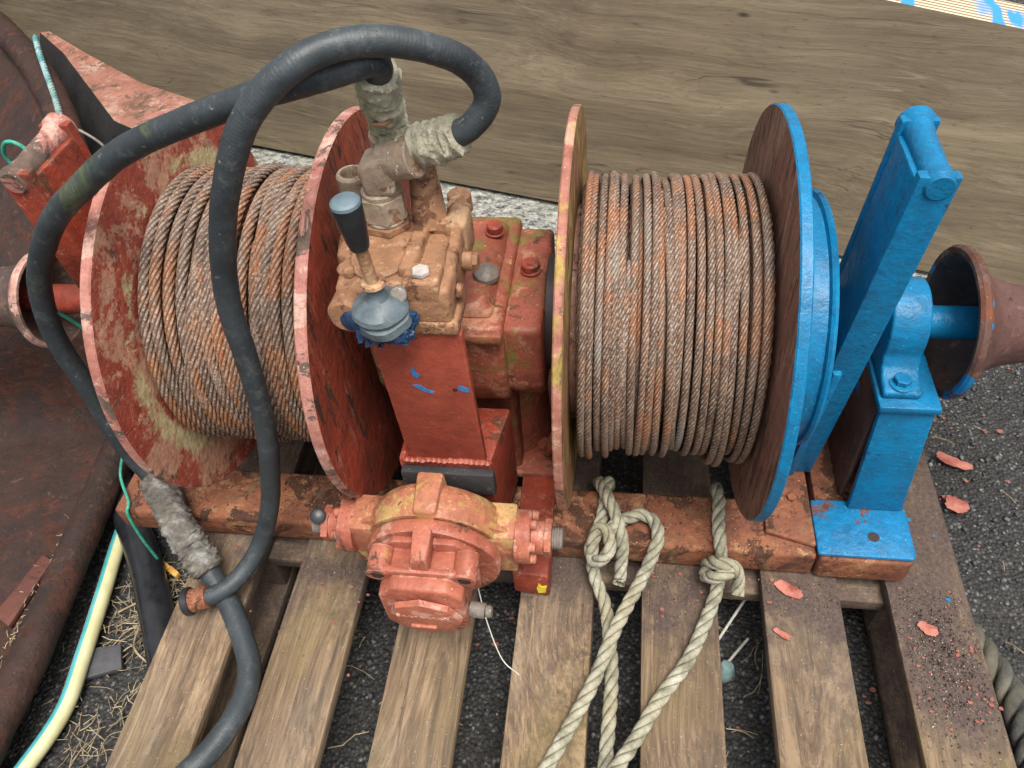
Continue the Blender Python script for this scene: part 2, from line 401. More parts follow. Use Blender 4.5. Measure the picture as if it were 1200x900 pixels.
def ply_edge():
    a = Mat('plywood_edge_layers_with_blue_spray')
    x, y, z = a.xyz()
    wv = a.math('SINE', a.math('MULTIPLY', y, 2 * math.pi / 0.011))
    wv = a.math('ADD', wv, a.math('MULTIPLY', a.noise(40, 3, 0.6, 0, (0.2, 1, 1)), 0.8))
    c = a.ramp(a.step(wv, -0.7, 1.2), [(0.3, (0.20, 0.12, 0.06)), (0.5, (0.46, 0.35, 0.20)), (0.75, (0.62, 0.54, 0.38))])
    b = a.noise(14, 2, 0.5, 0.5, (1, 0.25, 0.1), (1, 0, 0))
    c = a.mix(a.step(b, 0.53, 0.57), c, (0.03, 0.24, 0.58))
    a.bump(wv, 0.3, 0.001)
    return a.out(c, 0.7)
M['ply_edge'] = ply_edge()

def asphalt():
    a = Mat('dark_gritty_asphalt')
    v = a.voro(170, out="Color")
    sx = a.xyz(v)[0]
    d = a.voro(170)
    c = a.ramp(sx, [(0.0, (0.022, 0.022, 0.022)), (0.55, (0.048, 0.048, 0.047)), (0.85, (0.085, 0.083, 0.08)), (0.97, (0.20, 0.195, 0.18))])
    c = a.mix(a.step(d, 0.25, 0.62, 0, 0.8), c, (0.016, 0.015, 0.014))
    c = a.mix(a.step(a.noise(9, 6, 0.65), 0.45, 0.7, 0, 0.55), c, (0.032, 0.027, 0.022))
    c = a.mix(a.step(a.noise(210, 2, 0.5), 0.72, 0.76, 0, 0.8), c, (0.32, 0.31, 0.29))
    a.bump(a.math('MULTIPLY', d, -1), 1.0, 0.006)
    a.bump(a.noise(60, 5, 0.65), 0.6, 0.006)
    return a.out(c, 0.75)
M['asphalt'] = asphalt()

def granite():
    a = Mat('pale_speckled_concrete')
    c = a.ramp(a.noise(85, 6, 0.8, 0.3, (0.6, 1, 1)), [(0.40, (0.03, 0.03, 0.03)), (0.50, (0.24, 0.24, 0.22)), (0.64, (0.52, 0.52, 0.47))])
    c = a.mix(a.step(a.noise(15, 4, 0.6), 0.45, 0.7, 0, 0.4), c, (0.30, 0.31, 0.22))
    a.bump(a.noise(130, 5, 0.7), 0.8, 0.006)
    return a.out(c, 0.9)
M['granite'] = granite()

def fibre(name, c0, c1, c2):
    a = Mat(name)
    c = a.ramp(a.noise(40, 6, 0.7), [(0.32, c0), (0.5, c1), (0.66, c2)])
    c = a.mix(a.step(a.noise(9, 3, 0.5), 0.45, 0.7, 0, 0.5), c, (0.36, 0.30, 0.17))
    c = a.mix(a.step(a.attr('ridge'), 0.42, 0.0, 0, 0.75), c, tuple(q * 0.22 for q in c0))  # shade in the grooves between strands, painted into the fibre colour
    a.bump(a.noise(500, 3, 0.7, 0, (1, 1, 0.4)), 0.8, 0.0015)
    a.bump(a.noise(130, 4, 0.6), 0.4, 0.002)
    return a.out(c, 0.9)
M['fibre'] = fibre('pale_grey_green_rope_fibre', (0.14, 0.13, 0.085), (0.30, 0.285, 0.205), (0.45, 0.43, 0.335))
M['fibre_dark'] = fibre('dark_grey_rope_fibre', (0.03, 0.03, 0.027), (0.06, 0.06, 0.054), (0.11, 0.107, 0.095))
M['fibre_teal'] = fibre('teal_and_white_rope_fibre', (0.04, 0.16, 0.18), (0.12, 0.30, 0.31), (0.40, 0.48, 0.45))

def plain(name, c1, c2, rough=0.5, scale=40, bump=0.3):
    a = Mat(name)
    c = a.mix(a.step(a.noise(scale, 5, 0.65), 0.35, 0.65), c1, c2)
    a.bump(a.noise(scale * 3, 4, 0.6), bump, 0.002)
    return a.out(c, a.step(a.noise(scale, 3), 0.3, 0.7, rough - 0.1, rough + 0.1))
M['twine'] = plain('green_twine', (0.02, 0.20, 0.13), (0.05, 0.34, 0.24), 0.5, 200)
M['hose_yellow'] = plain('pale_yellow_plastic', (0.50, 0.47, 0.24), (0.60, 0.58, 0.34), 0.45, 25, 0.1)
M['hose_teal'] = plain('teal_plastic_stripe', (0.05, 0.33, 0.36), (0.12, 0.42, 0.44), 0.45, 25, 0.1)
M['pipe_black'] = plain('black_polythene', (0.012, 0.013, 0.015), (0.022, 0.023, 0.026), 0.32, 30, 0.15)
M['knob_black'] = plain('black_plastic_knob', (0.011, 0.013, 0.016), (0.02, 0.023, 0.026), 0.38, 60, 0.15)
M['knob_blue'] = plain('pale_blue_grey_cap', (0.08, 0.12, 0.14), (0.14, 0.19, 0.22), 0.5, 50, 0.1)
M['boot'] = plain('grey_blue_perished_rubber', (0.055, 0.078, 0.088), (0.125, 0.160, 0.175), 0.5, 50, 0.25)
M['boot_torn'] = plain('torn_dark_blue_rubber', (0.008, 0.018, 0.045), (0.025, 0.07, 0.16), 0.3, 60, 0.5)
M['paint_blue_mark'] = plain('blue_paint_smear', (0.02, 0.13, 0.36), (0.04, 0.19, 0.45), 0.5, 120, 0.2)
M['paint_yellow_mark'] = plain('yellow_paint_dab', (0.62, 0.50, 0.02), (0.75, 0.62, 0.05), 0.5, 120, 0.2)
M['flake'] = plain('red_paint_flake', (0.24, 0.055, 0.038), (0.45, 0.17, 0.12), 0.6, 45, 0.5)
M['chip'] = plain('dull_red_paint_chip', (0.19, 0.05, 0.036), (0.34, 0.12, 0.085), 0.7, 90, 0.5)
M['flake_pale'] = plain('pale_grit', (0.30, 0.27, 0.24), (0.5, 0.46, 0.42), 0.8, 60)
M['grit'] = plain('dark_brown_rust_grit', (0.055, 0.036, 0.03), (0.17, 0.105, 0.085), 0.9, 60, 0.6)
M['straw'] = plain('dry_straw', (0.16, 0.115, 0.06), (0.44, 0.36, 0.22), 0.85, 45)
M['stick'] = plain('bleached_stalk', (0.45, 0.42, 0.36), (0.62, 0.60, 0.55), 0.7, 50)
M['slate'] = plain('dark_grey_slate', (0.045, 0.046, 0.05), (0.075, 0.075, 0.08), 0.7, 60, 0.4)
M['stone'] = plain('grey_pebble', (0.10, 0.10, 0.095), (0.24, 0.235, 0.22), 0.8, 80, 0.5)
M['orange_plastic'] = plain('faded_orange_plastic', (0.50, 0.24, 0.05), (0.62, 0.36, 0.10), 0.5, 50)
M['cap_teal'] = plain('grey_teal_plastic', (0.12, 0.20, 0.20), (0.22, 0.32, 0.31), 0.4, 50)
M['dark_inside'] = plain('dark_oily_steel', (0.018, 0.012, 0.010), (0.035, 0.022, 0.018), 0.6, 40)
M['leaf'] = plain('green_leaf', (0.03, 0.07, 0.02), (0.06, 0.12, 0.03), 0.6, 60)

# ------------------------------------------------------------------ geometry helpers
class MB:
    """Collects vertices and faces (each face with a material slot) and links them as ONE mesh object."""
    def __init__(s):
        s.v, s.f, s.mi, s.nv, s.run = [], [], [], 0, {}
    def add(s, verts, faces, slot=0):
        verts = np.asarray(verts, float).reshape(-1, 3)
        s.v.append(verts)
        for q in faces:
            s.f.append(tuple(i + s.nv for i in q))
            s.mi.append(slot)
        s.nv += len(verts)
        return s
    def bm(s, b, slot=0, mat=None):
        b.verts.index_update()
        vs_ = [tuple((mat @ v.co) if mat else v.co) for v in b.verts]
        s.add(vs_, [tuple(v.index for v in f.verts) for f in b.faces], slot)
        b.free()
        return s
    def hexa(s, p, bevel=0.004, seg=2, slot=0):
        """p: 8 corners, 4 of the bottom then 4 of the top, each counter-clockwise seen from above."""
        b = bmesh.new()
        v = [b.verts.new(q) for q in p]
        for q in ((3, 2, 1, 0), (4, 5, 6, 7), (0, 1, 5, 4), (1, 2, 6, 5), (2, 3, 7, 6), (3, 0, 4, 7)):
            b.faces.new([v[i] for i in q])
        if bevel:
            bmesh.ops.bevel(b, geom=list(b.edges), offset=bevel, segments=seg, affect='EDGES', profile=0.5)
        return s.bm(b, slot)
    def box(s, x0, x1, y0, y1, z0, z1, bevel=0.004, seg=2, slot=0):
        return s.hexa([(x0, y0, z0), (x1, y0, z0), (x1, y1, z0), (x0, y1, z0), (x0, y0, z1), (x1, y0, z1), (x1, y1, z1), (x0, y1, z1)], bevel, seg, slot)
    def prism(s, poly, vec, bevel=0.0, seg=2, slot=0):
        b = bmesh.new()
        v = [b.verts.new(q) for q in poly]
        f = b.faces.new(v)
        r = bmesh.ops.extrude_face_region(b, geom=[f])
        bmesh.ops.translate(b, verts=[q for q in r['geom'] if isinstance(q, bmesh.types.BMVert)], vec=vec)
        bmesh.ops.recalc_face_normals(b, faces=list(b.faces))
        if bevel:
            bmesh.ops.bevel(b, geom=list(b.edges), offset=bevel, segments=seg, affect='EDGES', profile=0.5)
        return s.bm(b, slot)
    def lathe(s, prof, origin, axis, n=40, slot=0, slots=None, wob=0.0, seed=0):
        """prof: (radius, distance along axis); slots: one material slot per profile span."""
        ax = Vector(axis).normalized()
        a = ax.orthogonal().normalized()
        b = ax.cross(a)
        o = Vector(origin)
        vs_, base = [], []
        for r, t in prof:
            for k in range(n):
                th = 2 * math.pi * k / n
                rr = r * (1 + (wob * mnoise.noise(Vector((math.cos(th) * 1.5, math.sin(th) * 1.5, t * 30 + seed))) if wob else 0))
                vs_.append(o + ax * t + (a * math.cos(th) + b * math.sin(th)) * rr)
        s_nv = s.nv
        groups = {}
        for i in range(len(prof) - 1):
            sl_ = slots[i] if slots else slot
            for k in range(n):
                k2 = (k + 1) % n
                groups.setdefault(sl_, []).append((i * n + k, i * n + k2, (i + 1) * n + k2, (i + 1) * n + k))
        caps = [tuple(reversed(range(n))), tuple((len(prof) - 1) * n + k for k in range(n))]
        first = True
        s.add(vs_, [], 0)
        base_i = s_nv
        for sl_, fs in groups.items():
            for q in fs:
                s.f.append(tuple(i + base_i for i in q))
                s.mi.append(sl_)
        for j, cpf in enumerate(caps):
            if prof[0 if j == 0 else -1][0] > 1e-5:
                s.f.append(tuple(i + base_i for i in cpf))
                s.mi.append((slots[0] if j == 0 else slots[-1]) if slots else slot)
        return s
    def cyl(s, p0, p1, r, r2=None, n=24, bev=0.0015, slot=0):
        p0, p1 = Vector(p0), Vector(p1)
        L = (p1 - p0).length
        r2 = r if r2 is None else r2
        bev = min(bev, L * 0.3, r * 0.5)
        return s.lathe([(r - bev, 0), (r, bev), (r2, L - bev), (r2 - bev, L)], p0, p1 - p0, n, slot)
    def hexnut(s, p0, p1, r, slot=0):
        return s.cyl(p0, p1, r, n=6, bev=0.0012, slot=slot)
    def bolt(s, p, axis, r=0.008, h=0.006, slot=0, washer=True):
        ax = Vector(axis).normalized()
        p = Vector(p)
        if washer:
            s.cyl(p, p + ax * 0.002, r * 1.35, slot=slot)
            p = p + ax * 0.002
        return s.hexnut(p, p + ax * h, r, slot)
    def tube(s, pts, rad, n=16, slot=0, slots=None, step=0.006, rough=0.0, freq=60, seed=0, rfun=None):
        P, T, N, B, S = frames(pts, step)
        vs_ = []
        for i in range(len(P)):
            for k in range(n):
                th = 2 * math.pi * k / n
                r = rad if rfun is None else rfun(S[i] / S[-1], S[i], th)
                d = N[i] * math.cos(th) + B[i] * math.sin(th)
                q = P[i] + d * r
                if rough:
                    q = q + d * rough * mnoise.fractal(Vector(q) * freq + Vector((seed, 0, 0)), 0.7, 2.0, 4)
                vs_.append(q)
        base_i = s.nv
        for i in range(len(P)):
            for k in range(n):
                s.run[base_i + i * n + k] = S[i]
        s.add(vs_, [], 0)
        for i in range(len(P) - 1):
            for k in range(n):
                k2 = (k + 1) % n
                s.f.append(tuple(j + base_i for j in (i * n + k, i * n + k2, (i + 1) * n + k2, (i + 1) * n + k)))
                s.mi.append(slots[k] if slots else slot)
        s.f.append(tuple(base_i + k for k in reversed(range(n))))
        s.mi.append(slots[0] if slots else slot)
        s.f.append(tuple(base_i + (len(P) - 1) * n + k for k in range(n)))
        s.mi.append(slots[0] if slots else slot)
        return s
    def build(s, name, mats, parent=None, angle=35):
        me = bpy.data.meshes.new(name)
        V = np.concatenate(s.v) if s.v else np.zeros((0, 3))
        me.from_pydata(V.tolist(), [], s.f)
        mats = mats if isinstance(mats, (list, tuple)) else [mats]
        for q in mats:
            me.materials.append(M[q])
        if any(s.mi):
            me.polygons.foreach_set("material_index", s.mi)
        if s.run:
            at_ = me.attributes.new('run', 'FLOAT', 'POINT')
            at_.data.foreach_set('value', [s.run.get(i, 0.0) for i in range(s.nv)])
        return link(name, me, parent, angle)

def link(name, me, parent=None, angle=35, fix=True):
    if fix:
        b = bmesh.new()
        b.from_mesh(me)
        bmesh.ops.recalc_face_normals(b, faces=list(b.faces))
        b.to_mesh(me)
        b.free()
    me.shade_smooth()
    if angle is not None:
        me.set_sharp_from_angle(angle=R(angle))
    me.update()
    o = bpy.data.objects.new(name, me)
    COL.objects.link(o)
    if parent is not None:
        o.parent = parent
        mw = Matrix.Translation(parent.location) if parent.parent is None else Matrix.Identity(4)
        o.matrix_parent_inverse = mw.inverted()
    return o

def catmull(pts, step):
    P = [Vector(p) for p in pts]
    P = [P[0] * 2 - P[1]] + P + [P[-1] * 2 - P[-2]]
    out = []
    for i in range(1, len(P) - 2):
        a, b, c, d = P[i - 1:i + 3]
        n = max(1, int((c - b).length / step))
        for k in range(n):
            t = k / n
            out.append(0.5 * ((2 * b) + (c - a) * t + (2 * a - 5 * b + 4 * c - d) * t * t + (3 * b - a - 3 * c + d) * t ** 3))
    out.append(P[-2])
    return out

def frames(pts, step):
    P = catmull(pts, step)
    T = []
    for i in range(len(P)):
        T.append((P[min(i + 1, len(P) - 1)] - P[max(i - 1, 0)]).normalized())
    N = [T[0].orthogonal().normalized()]
    for i in range(1, len(P)):
        q = N[-1] - T[i] * N[-1].dot(T[i])
        N.append(q.normalized())
    B = [T[i].cross(N[i]) for i in range(len(P))]
    S = [0.0]
    for i in range(1, len(P)):
        S.append(S[-1] + (P[i] - P[i - 1]).length)
    return P, T, N, B, S

def rope_arrays(P, r, lobes, lay, seg, groove=0.22, fuzz=0.0, seed=1):
    """Laid rope along the numpy path P: a tube whose section has LOBES strands that turn once per LAY."""
    P = np.asarray(P, float)
    T = np.gradient(P, axis=0)
    T /= np.linalg.norm(T, axis=1)[:, None] + 1e-12
    N = np.zeros_like(P)
    n0 = np.cross(T[0], [0.3, 0.5, 0.8])
    N[0] = n0 / np.linalg.norm(n0)
    for i in range(1, len(P)):
        q = N[i - 1] - T[i] * (N[i - 1] @ T[i])
        N[i] = q / np.linalg.norm(q)
    B = np.cross(T, N)
    S = np.concatenate([[0], np.cumsum(np.linalg.norm(np.diff(P, axis=0), axis=1))])
    th = np.arange(seg) * 2 * np.pi / seg
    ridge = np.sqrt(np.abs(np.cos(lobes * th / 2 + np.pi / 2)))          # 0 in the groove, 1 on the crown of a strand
    rr = np.broadcast_to(r * ((1 - groove) + groove * ridge)[None, :], (len(P), seg))
    if fuzz:
        rr = rr * (1 + fuzz * np.random.default_rng(seed).normal(size=rr.shape))
    an = th[None, :] + (S * 2 * np.pi / lay)[:, None]
    V = P[:, None, :] + rr[..., None] * (np.cos(an)[..., None] * N[:, None, :] + np.sin(an)[..., None] * B[:, None, :])
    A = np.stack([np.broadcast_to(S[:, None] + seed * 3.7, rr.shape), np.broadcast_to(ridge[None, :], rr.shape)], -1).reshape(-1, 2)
    n = len(P)
    i = np.arange(n - 1)[:, None] * seg
    k = np.arange(seg)[None, :]
    k2 = (k + 1) % seg
    F = np.stack([i + k, i + k2, i + seg + k2, i + seg + k], -1).reshape(-1, 4)
    return V.reshape(-1, 3), F, A

def quad_mesh(name, parts, mat, parent=None, angle=None):
    Vs, Fs, As, o = [], [], [], 0
    for V, F, A in parts:
        As.append(A)
        Vs.append(V)
        Fs.append(F + o)
        o += len(V)
    V, F = np.concatenate(Vs), np.concatenate(Fs)
    me = bpy.data.meshes.new(name)
    me.vertices.add(len(V))
    me.vertices.foreach_set("co", V.ravel())
    me.loops.add(len(F) * 4)
    me.loops.foreach_set("vertex_index", F.ravel().astype(np.int32))
    me.polygons.add(len(F))
    me.polygons.foreach_set("loop_start", np.arange(len(F), dtype=np.int32) * 4)
    me.polygons.foreach_set("loop_total", np.full(len(F), 4, np.int32))
    me.update(calc_edges=True)
    A = np.concatenate(As)
    for k, nm in enumerate(('run', 'ridge')):
        at_ = me.attributes.new(nm, 'FLOAT', 'POINT')
        at_.data.foreach_set('value', np.ascontiguousarray(A[:, k], np.float32))
    me.materials.append(M[mat])
    return link(name, me, parent, angle, fix=False)

def fibre_rope(name, paths, r, mat, lay=None, seg=18, parent=None):
    parts = []
    for k, p in enumerate(paths):
        P = np.array([tuple(q) for q in catmull(p, 0.004)])
        # small wander so it is not a perfect curve
        parts.append(rope_arrays(P, r, 3, lay or r * 6.4, 24, 0.40, 0.012, k))
        for end, sgn in ((0, -1), (-1, 1)):
            pass
    o = quad_mesh(name, parts, mat, parent)
    return o

def tag(o, label=None, cat=None, group=None, kind=None):
    for k, v in (('label', label), ('category', cat), ('group', group), ('kind', kind)):
        if v:
            o[k] = v
    return o

def thing(name, loc, label, cat, group=None):
    e = bpy.data.objects.new(name, None)
    COL.objects.link(e)
    e.location = loc
    e.empty_display_size = 0.05
    return tag(e, label, cat, group)

random.seed(4)

# ================================================================== THE SETTING: ground, concrete strip
GZ = -0.14
def ground():
    n = 150
    xs = np.concatenate([[-6, -2], np.linspace(-0.5, 1.9, n), [4, 8]])
    ys = np.concatenate([[-5, -1.5], np.linspace(-0.55, 1.3, n), [4, 10]])
    b = MB()
    vs_ = [(x, y, GZ + 0.006 * mnoise.fractal(Vector((x * 9, y * 9, 0)), 0.8, 2.0, 4)) for y in ys for x in xs]
    m_ = len(xs)
    b.add(vs_, [(j * m_ + i, j * m_ + i + 1, (j + 1) * m_ + i + 1, (j + 1) * m_ + i) for j in range(len(ys) - 1) for i in range(m_ - 1)])
    o = b.build('ground', 'asphalt')
    tag(o, 'dark gritty asphalt ground under and around the pallet', None, None, 'structure')
ground()

PA = Vector((0.288, 1.037, -0.05))
PD = Vector((0.97589, -0.21034, -0.05821)).normalized()
PUP = Vector((0.057, -0.012, 0.998)).normalized()
PN = PUP.cross(PD).normalized()           # points away from the camera
def strip():
    b = MB()
    d = Vector((PD.x, PD.y, 0)).normalized()
    n = Vector((-d.y, d.x, 0))
    o = Vector((PA.x, PA.y, 0))
    c = []
    for z in (GZ - 0.1, None):
        for s_, t_ in ((-1.6, -0.17), (1.32, -0.17), (1.32, 0.9), (-1.6, 0.9)):
            q = o + d * s_ + n * t_
            q.z = z if z is not None else -0.062 - 0.055 * s_ * 1.05 if s_ > 0 else -0.062 - 0.055 * s_ * 1.05
            c.append(tuple(q))
    b.hexa(c, 0.012)
    o_ = b.build('concrete_kerb', 'granite')
    tag(o_, 'pale speckled concrete kerb along the foot of the plywood', None, None, 'structure')
strip()

# ------------------------------------------------------------------ plywood stack behind
def plywood_board():
    b = MB()
    # local frame: x along the board, y through its thickness, z up the face
    nx = 60
    top = lambda x: 0.528 - (x - 0.863) * 0.092
    x0, x1, th = -2.4, 1.75, 0.10
    p = [(x0, 0, 0), (x1, 0, 0), (x1, th, 0), (x0, th, 0), (x0, 0, top(x0)), (x1, 0, top(x1)), (x1, th, top(x1)), (x0, th, top(x0))]
    b.add(p, [(0, 1, 5, 4), (3, 2, 1, 0), (1, 2, 6, 5), (2, 3, 7, 6), (3, 0, 4, 7)], 0)
    b.add(p, [(4, 5, 6, 7)], 1)
    me_o = b.build('plywood_board', ['plywood', 'ply_edge'])
    mm = Matrix((PD, PN, PUP)).transposed().to_4x4()
    mm.translation = PA
    me_o.matrix_world = mm
    tag(me_o, 'long weathered plywood board standing on edge behind the winch, blue spray on its layered top', 'board')
plywood_board()

# ------------------------------------------------------------------ pallet
pal = thing('wooden_pallet', (0.67, 0.1, GZ), 'weathered wooden pallet of wide slats carrying the rusty winch', 'pallet')
X0, PITCH, BW = 0.1201, 0.165, 0.1022
def plank(b, x0, x1, y0, y1, z0, z1, sag=0.0, bev=0.0025):
    b.box(x0, x1, y0, y1, z0, z1, bev, 2)
for i in range(7):
    b = MB()
    dx = random.uniform(-.0015, .0015)
    x0 = X0 + PITCH * i + dx
    sk = random.uniform(-.002, .002)
    y0, y1 = -0.52 + random.uniform(-.01, .01), 0.60 + random.uniform(-.01, .01)
    b.hexa([(x0, y0, -.022), (x0 + BW, y0, -.022), (x0 + BW + sk, y1, -.022), (x0 + sk, y1, -.022),
            (x0, y0, 0), (x0 + BW, y0, 0), (x0 + BW + sk, y1, 0), (x0 + sk, y1, 0)], 0.0025)
    b.build('top_board', 'pallet', pal)
for y in (-0.49, -0.022, 0.49):
    b = MB()
    b.box(X0 - .005, X0 + 6 * PITCH + BW + .004, y, y + 0.095, -.045, -.0225, 0.002)
    b.build('stringer_board', 'pallet_x', pal)
    for x in (X0 + .002, X0 + 3 * PITCH - .01, X0 + 6 * PITCH + .002):
        b = MB()
        b.box(x, x + 0.098, y + .004, y + .092, -.117, -.0455, 0.003)
        b.build('block', 'pallet_x', pal)
for x in (X0 + .002, X0 + 3 * PITCH, X0 + 6 * PITCH + .012):
    b = MB()
    b.box(x - .004, x + 0.10, -0.52, 0.6, GZ + .004, -.1175, 0.002)
    b.build('bottom_board', 'pallet', pal)

# ================================================================== THE WINCH
AY, AZ = 0.1827, 0.3145                 # drum axis
WX = 0.538                              # middle of the winch along its axis
win = thing('double_drum_winch', (WX, AY, 0.0), 'rusty red hydraulic winch with two rope drums and one blue painted end on the pallet', 'winch')

# ---- base frame
b = MB()
b.box(-.012, 1.012, 0.0, 0.088, .003, .052, .006, 3)
b.box(-.008, 1.128, 0.275, 0.36, .003, .052, .006, 3)
b.box(-.006, .10, .089, .274, .006, .05, .004)
b.box(1.02, 1.13, .0885, .274, .006, .05, .004)
b.build('base_frame', 'beam', win)
b = MB()
b.prism([(.605, -.058, .002), (.655, -.062, .002), (.652, .30, .002), (.600, .30, .002)], (0, 0, .055), .004)
cm = b.build('cross_member', 'red', win)
b = MB()
b.prism([(.640, -.0625, .012), (.650, -.0632, .016), (.652, -.0635, .034), (.645, -.063, .030), (.641, -.0625, .038), (.638, -.062, .024)], (0.0003, .003, 0))
b.build('paint_dab', 'paint_yellow_mark', cm)
b = MB()
b.prism([(.945, .030, .0525), (1.010, .012, .0525), (1.010, .160, .0525), (.955, .160, .0525)], (0, 0, .008), .003)
b.bolt((.985, .085, .060), (0, 0, 1), .007, .006)
b.build('post_plate', 'beam', win)
b = MB()
b.prism([(1.014, -.004, .004), (1.128, -.004, .004), (1.136, .004, .004), (1.136, .092, .004), (1.014, .092, .004)], (0, 0, .05), .006, 3, 1)
b.prism([(1.010, -.001, .0555), (1.130, -.001, .0555), (1.135, .005, .0555), (1.135, .0905, .0555), (1.010, .085, .0555)], (0, 0, .0065), .003, 2, 0)
ft = b.build('foot_plate', ['blue_worn', 'beam'], win)
b = MB()
b.cyl((1.085, .030, .0615), (1.085, .030, .0628), .0075, n=20, bev=.0003)
b.build('bolt_hole', 'dark_inside', ft)

# ---- drums
def drum(fl, fr, rope_r, mats_l, mats_r):
    d = MB()
    d.lathe([(rope_r - .035, fl), (rope_r - .035, fr)], (0, AY, AZ), (1, 0, 0), 48)
    core = d.build('drum', 'brown_flange', win)
    for (x0, x1, mats) in (mats_l, mats_r):
        f = MB()
        rr = 0.2545
        e = .0016
        # slots: 0 rim, 1 left face, 2 right face
        f.lathe([(0.03, x0), (rr - .05, x0), (rr - e, x0), (rr, x0 + e), (rr, x1 - e), (rr - e, x1), (rr - .05, x1), (0.03, x1)],
                (0, AY, AZ), (1, 0, 0), 128, slots=[1, 1, 0, 0, 0, 2, 2], wob=0.004, seed=x0 * 10)
        f.build('flange', mats, core)
    return core
drum(.17, .41, .178, (.1658, .1785, ['pink_rim', 'red', 'red_flange_in']), (.4045, .4185, ['pink_rim', 'brown_flange', 'red_flange_out']))
drum(.679, .905, .172, (.6711, .6812, ['lichen_rim', 'red', 'lichen_flange']), (.9015, .9145, ['blue', 'brown_flange', 'blue']))

# ---- brake drums and shafts
def X(x, side):
    return x if side > 0 else 2 * WX - x
for side, mt in ((1, 'blue'), (-1, 'red')):
    b = MB()
    pr = [(.030, .9155), (.150, .9155), (.1505, .955), (.156, .957), (.158, .9605), (.156, .964), (.149, .9655), (.147, .958), (.04, .956), (.03, .955)]
    b.lathe([(r, X(t, side)) for r, t in pr], (0, AY, AZ), (1, 0, 0), 96)
    b.build('brake_drum', mt, win)
    b = MB()
    pr = [(.02, .957), (.048, .957), (.047, .985), (.044, .987), (.044, 1.035), (.02, 1.036)]
    b.lathe([(r, X(t, side)) for r, t in pr], (0, AY, AZ), (1, 0, 0), 48)
    b.build('hub', mt, win)
    b = MB()
    b.cyl((X(1.02, side), AY, AZ), (X(1.195, side), AY, AZ), .0205, n=32)
    b.build('shaft', mt, win)
b = MB()
b.cyl((.415, AY, AZ), (.672, AY, AZ), .045, n=32)
b.cyl((.645, AY, AZ), (.668, AY, AZ), .075, n=32)
b.build('drive_shaft', 'dark_inside', win)

# ---- end posts (channel section with a tie rod across the top)
for side, mt in ((1, 'blue'), (-1, 'red')):
    b = MB()
    def sheared(xa, xb, ya, yb, z0, z1, lean, bev=.003):
        xa, xb = sorted((X(xa, side), X(xb, side)))
        lx = .018 * (z1 - .06) / .53
        b.hexa([(xa, ya, z0), (xb, ya, z0), (xb, yb, z0), (xa, yb, z0),
                (xa + lx, ya - lean, z1), (xb + lx, ya - lean, z1), (xb + lx, yb - lean, z1), (xa + lx, yb - lean, z1)], bev)
    # front plate, rear plate, web
    sheared(.980, 1.018, .132, .146, .0605, .585, .052)
    sheared(.9815, 1.0185, .222, .235, .0605, .590, .052)
    sheared(.9825, .9935, .1455, .2225, .0605, .574, .050)
    if side > 0:
        sheared(.9825, .9935, .125, .1455, .0605, .30, .024)
    post = b.build('end_post', mt, win)
    b = MB()
    xr = X(1.0015, side) + .017
    b.lathe([(.012, -.003), (.0165, .001), (.0165, .006), (.0140, .014), (.0132, .03), (.0132, .075), (.0145, .088), (.0185, .096), (.0185, .106), (.013, .111)],
            (xr, .082, .574), (0, 1, 0.04), 28)
    b.build('tie_rod', mt if side > 0 else 'pink_rim', post)

# ---- right bearing pedestal
b = MB()
b.hexa([(1.058, .072, .062), (1.130, .072, .062), (1.130, .084, .062), (1.058, .084, .062),
        (1.052, .085, .258), (1.116, .085, .258), (1.116, .097, .258), (1.052, .097, .258)], .004, 2, 0)
b.hexa([(1.119, .083, .062), (1.130, .083, .062), (1.130, .275, .062), (1.119, .275, .062),
        (1.104, .097, .2575), (1.115, .097, .2575), (1.115, .275, .2575), (1.104, .275, .2575)], .002, 2, 0)
b.box(1.060, 1.104, .262, .274, .062, .2575, .002, 2, 1)
b.box(1.0525, 1.0595, .100, .270, .053, .2575, .002, 2, 1)
b.box(1.048, 1.119, .080, .282, .258, .269, .003, 2, 0)
b.build('pedestal', ['blue', 'gypsy'], win)
def bearing(x0, x1, mt):
    b = MB()
    poly = [(x0, .094, .2695), (x0, .094, .280), (x0, .114, .2835), (x0, .126, .291), (x0, .1325, .305)]
    for k in range(0, 13):
        t = math.pi - math.pi * k / 12
        poly.append((x0, AY + .051 * math.cos(t), AZ + .004 + .053 * math.sin(t)))
    poly += [(x0, .2329, .305), (x0, .239, .291), (x0, .251, .2835), (x0, .271, .280), (x0, .271, .2695)]
    b.prism(poly, (x1 - x0, 0, 0), .003, 2)
    o = b.build('bearing_block', mt, win, 50)
    for y in (.109, .256):
        q = MB()
        q.cyl(((x0 + x1) / 2, y, .2805), ((x0 + x1) / 2, y, .284), .015)
        q.hexnut(((x0 + x1) / 2, y, .284), ((x0 + x1) / 2, y, .292), .0105)
        q.build('bearing_bolt', mt, o)
bearing(1.052, 1.096, 'blue')

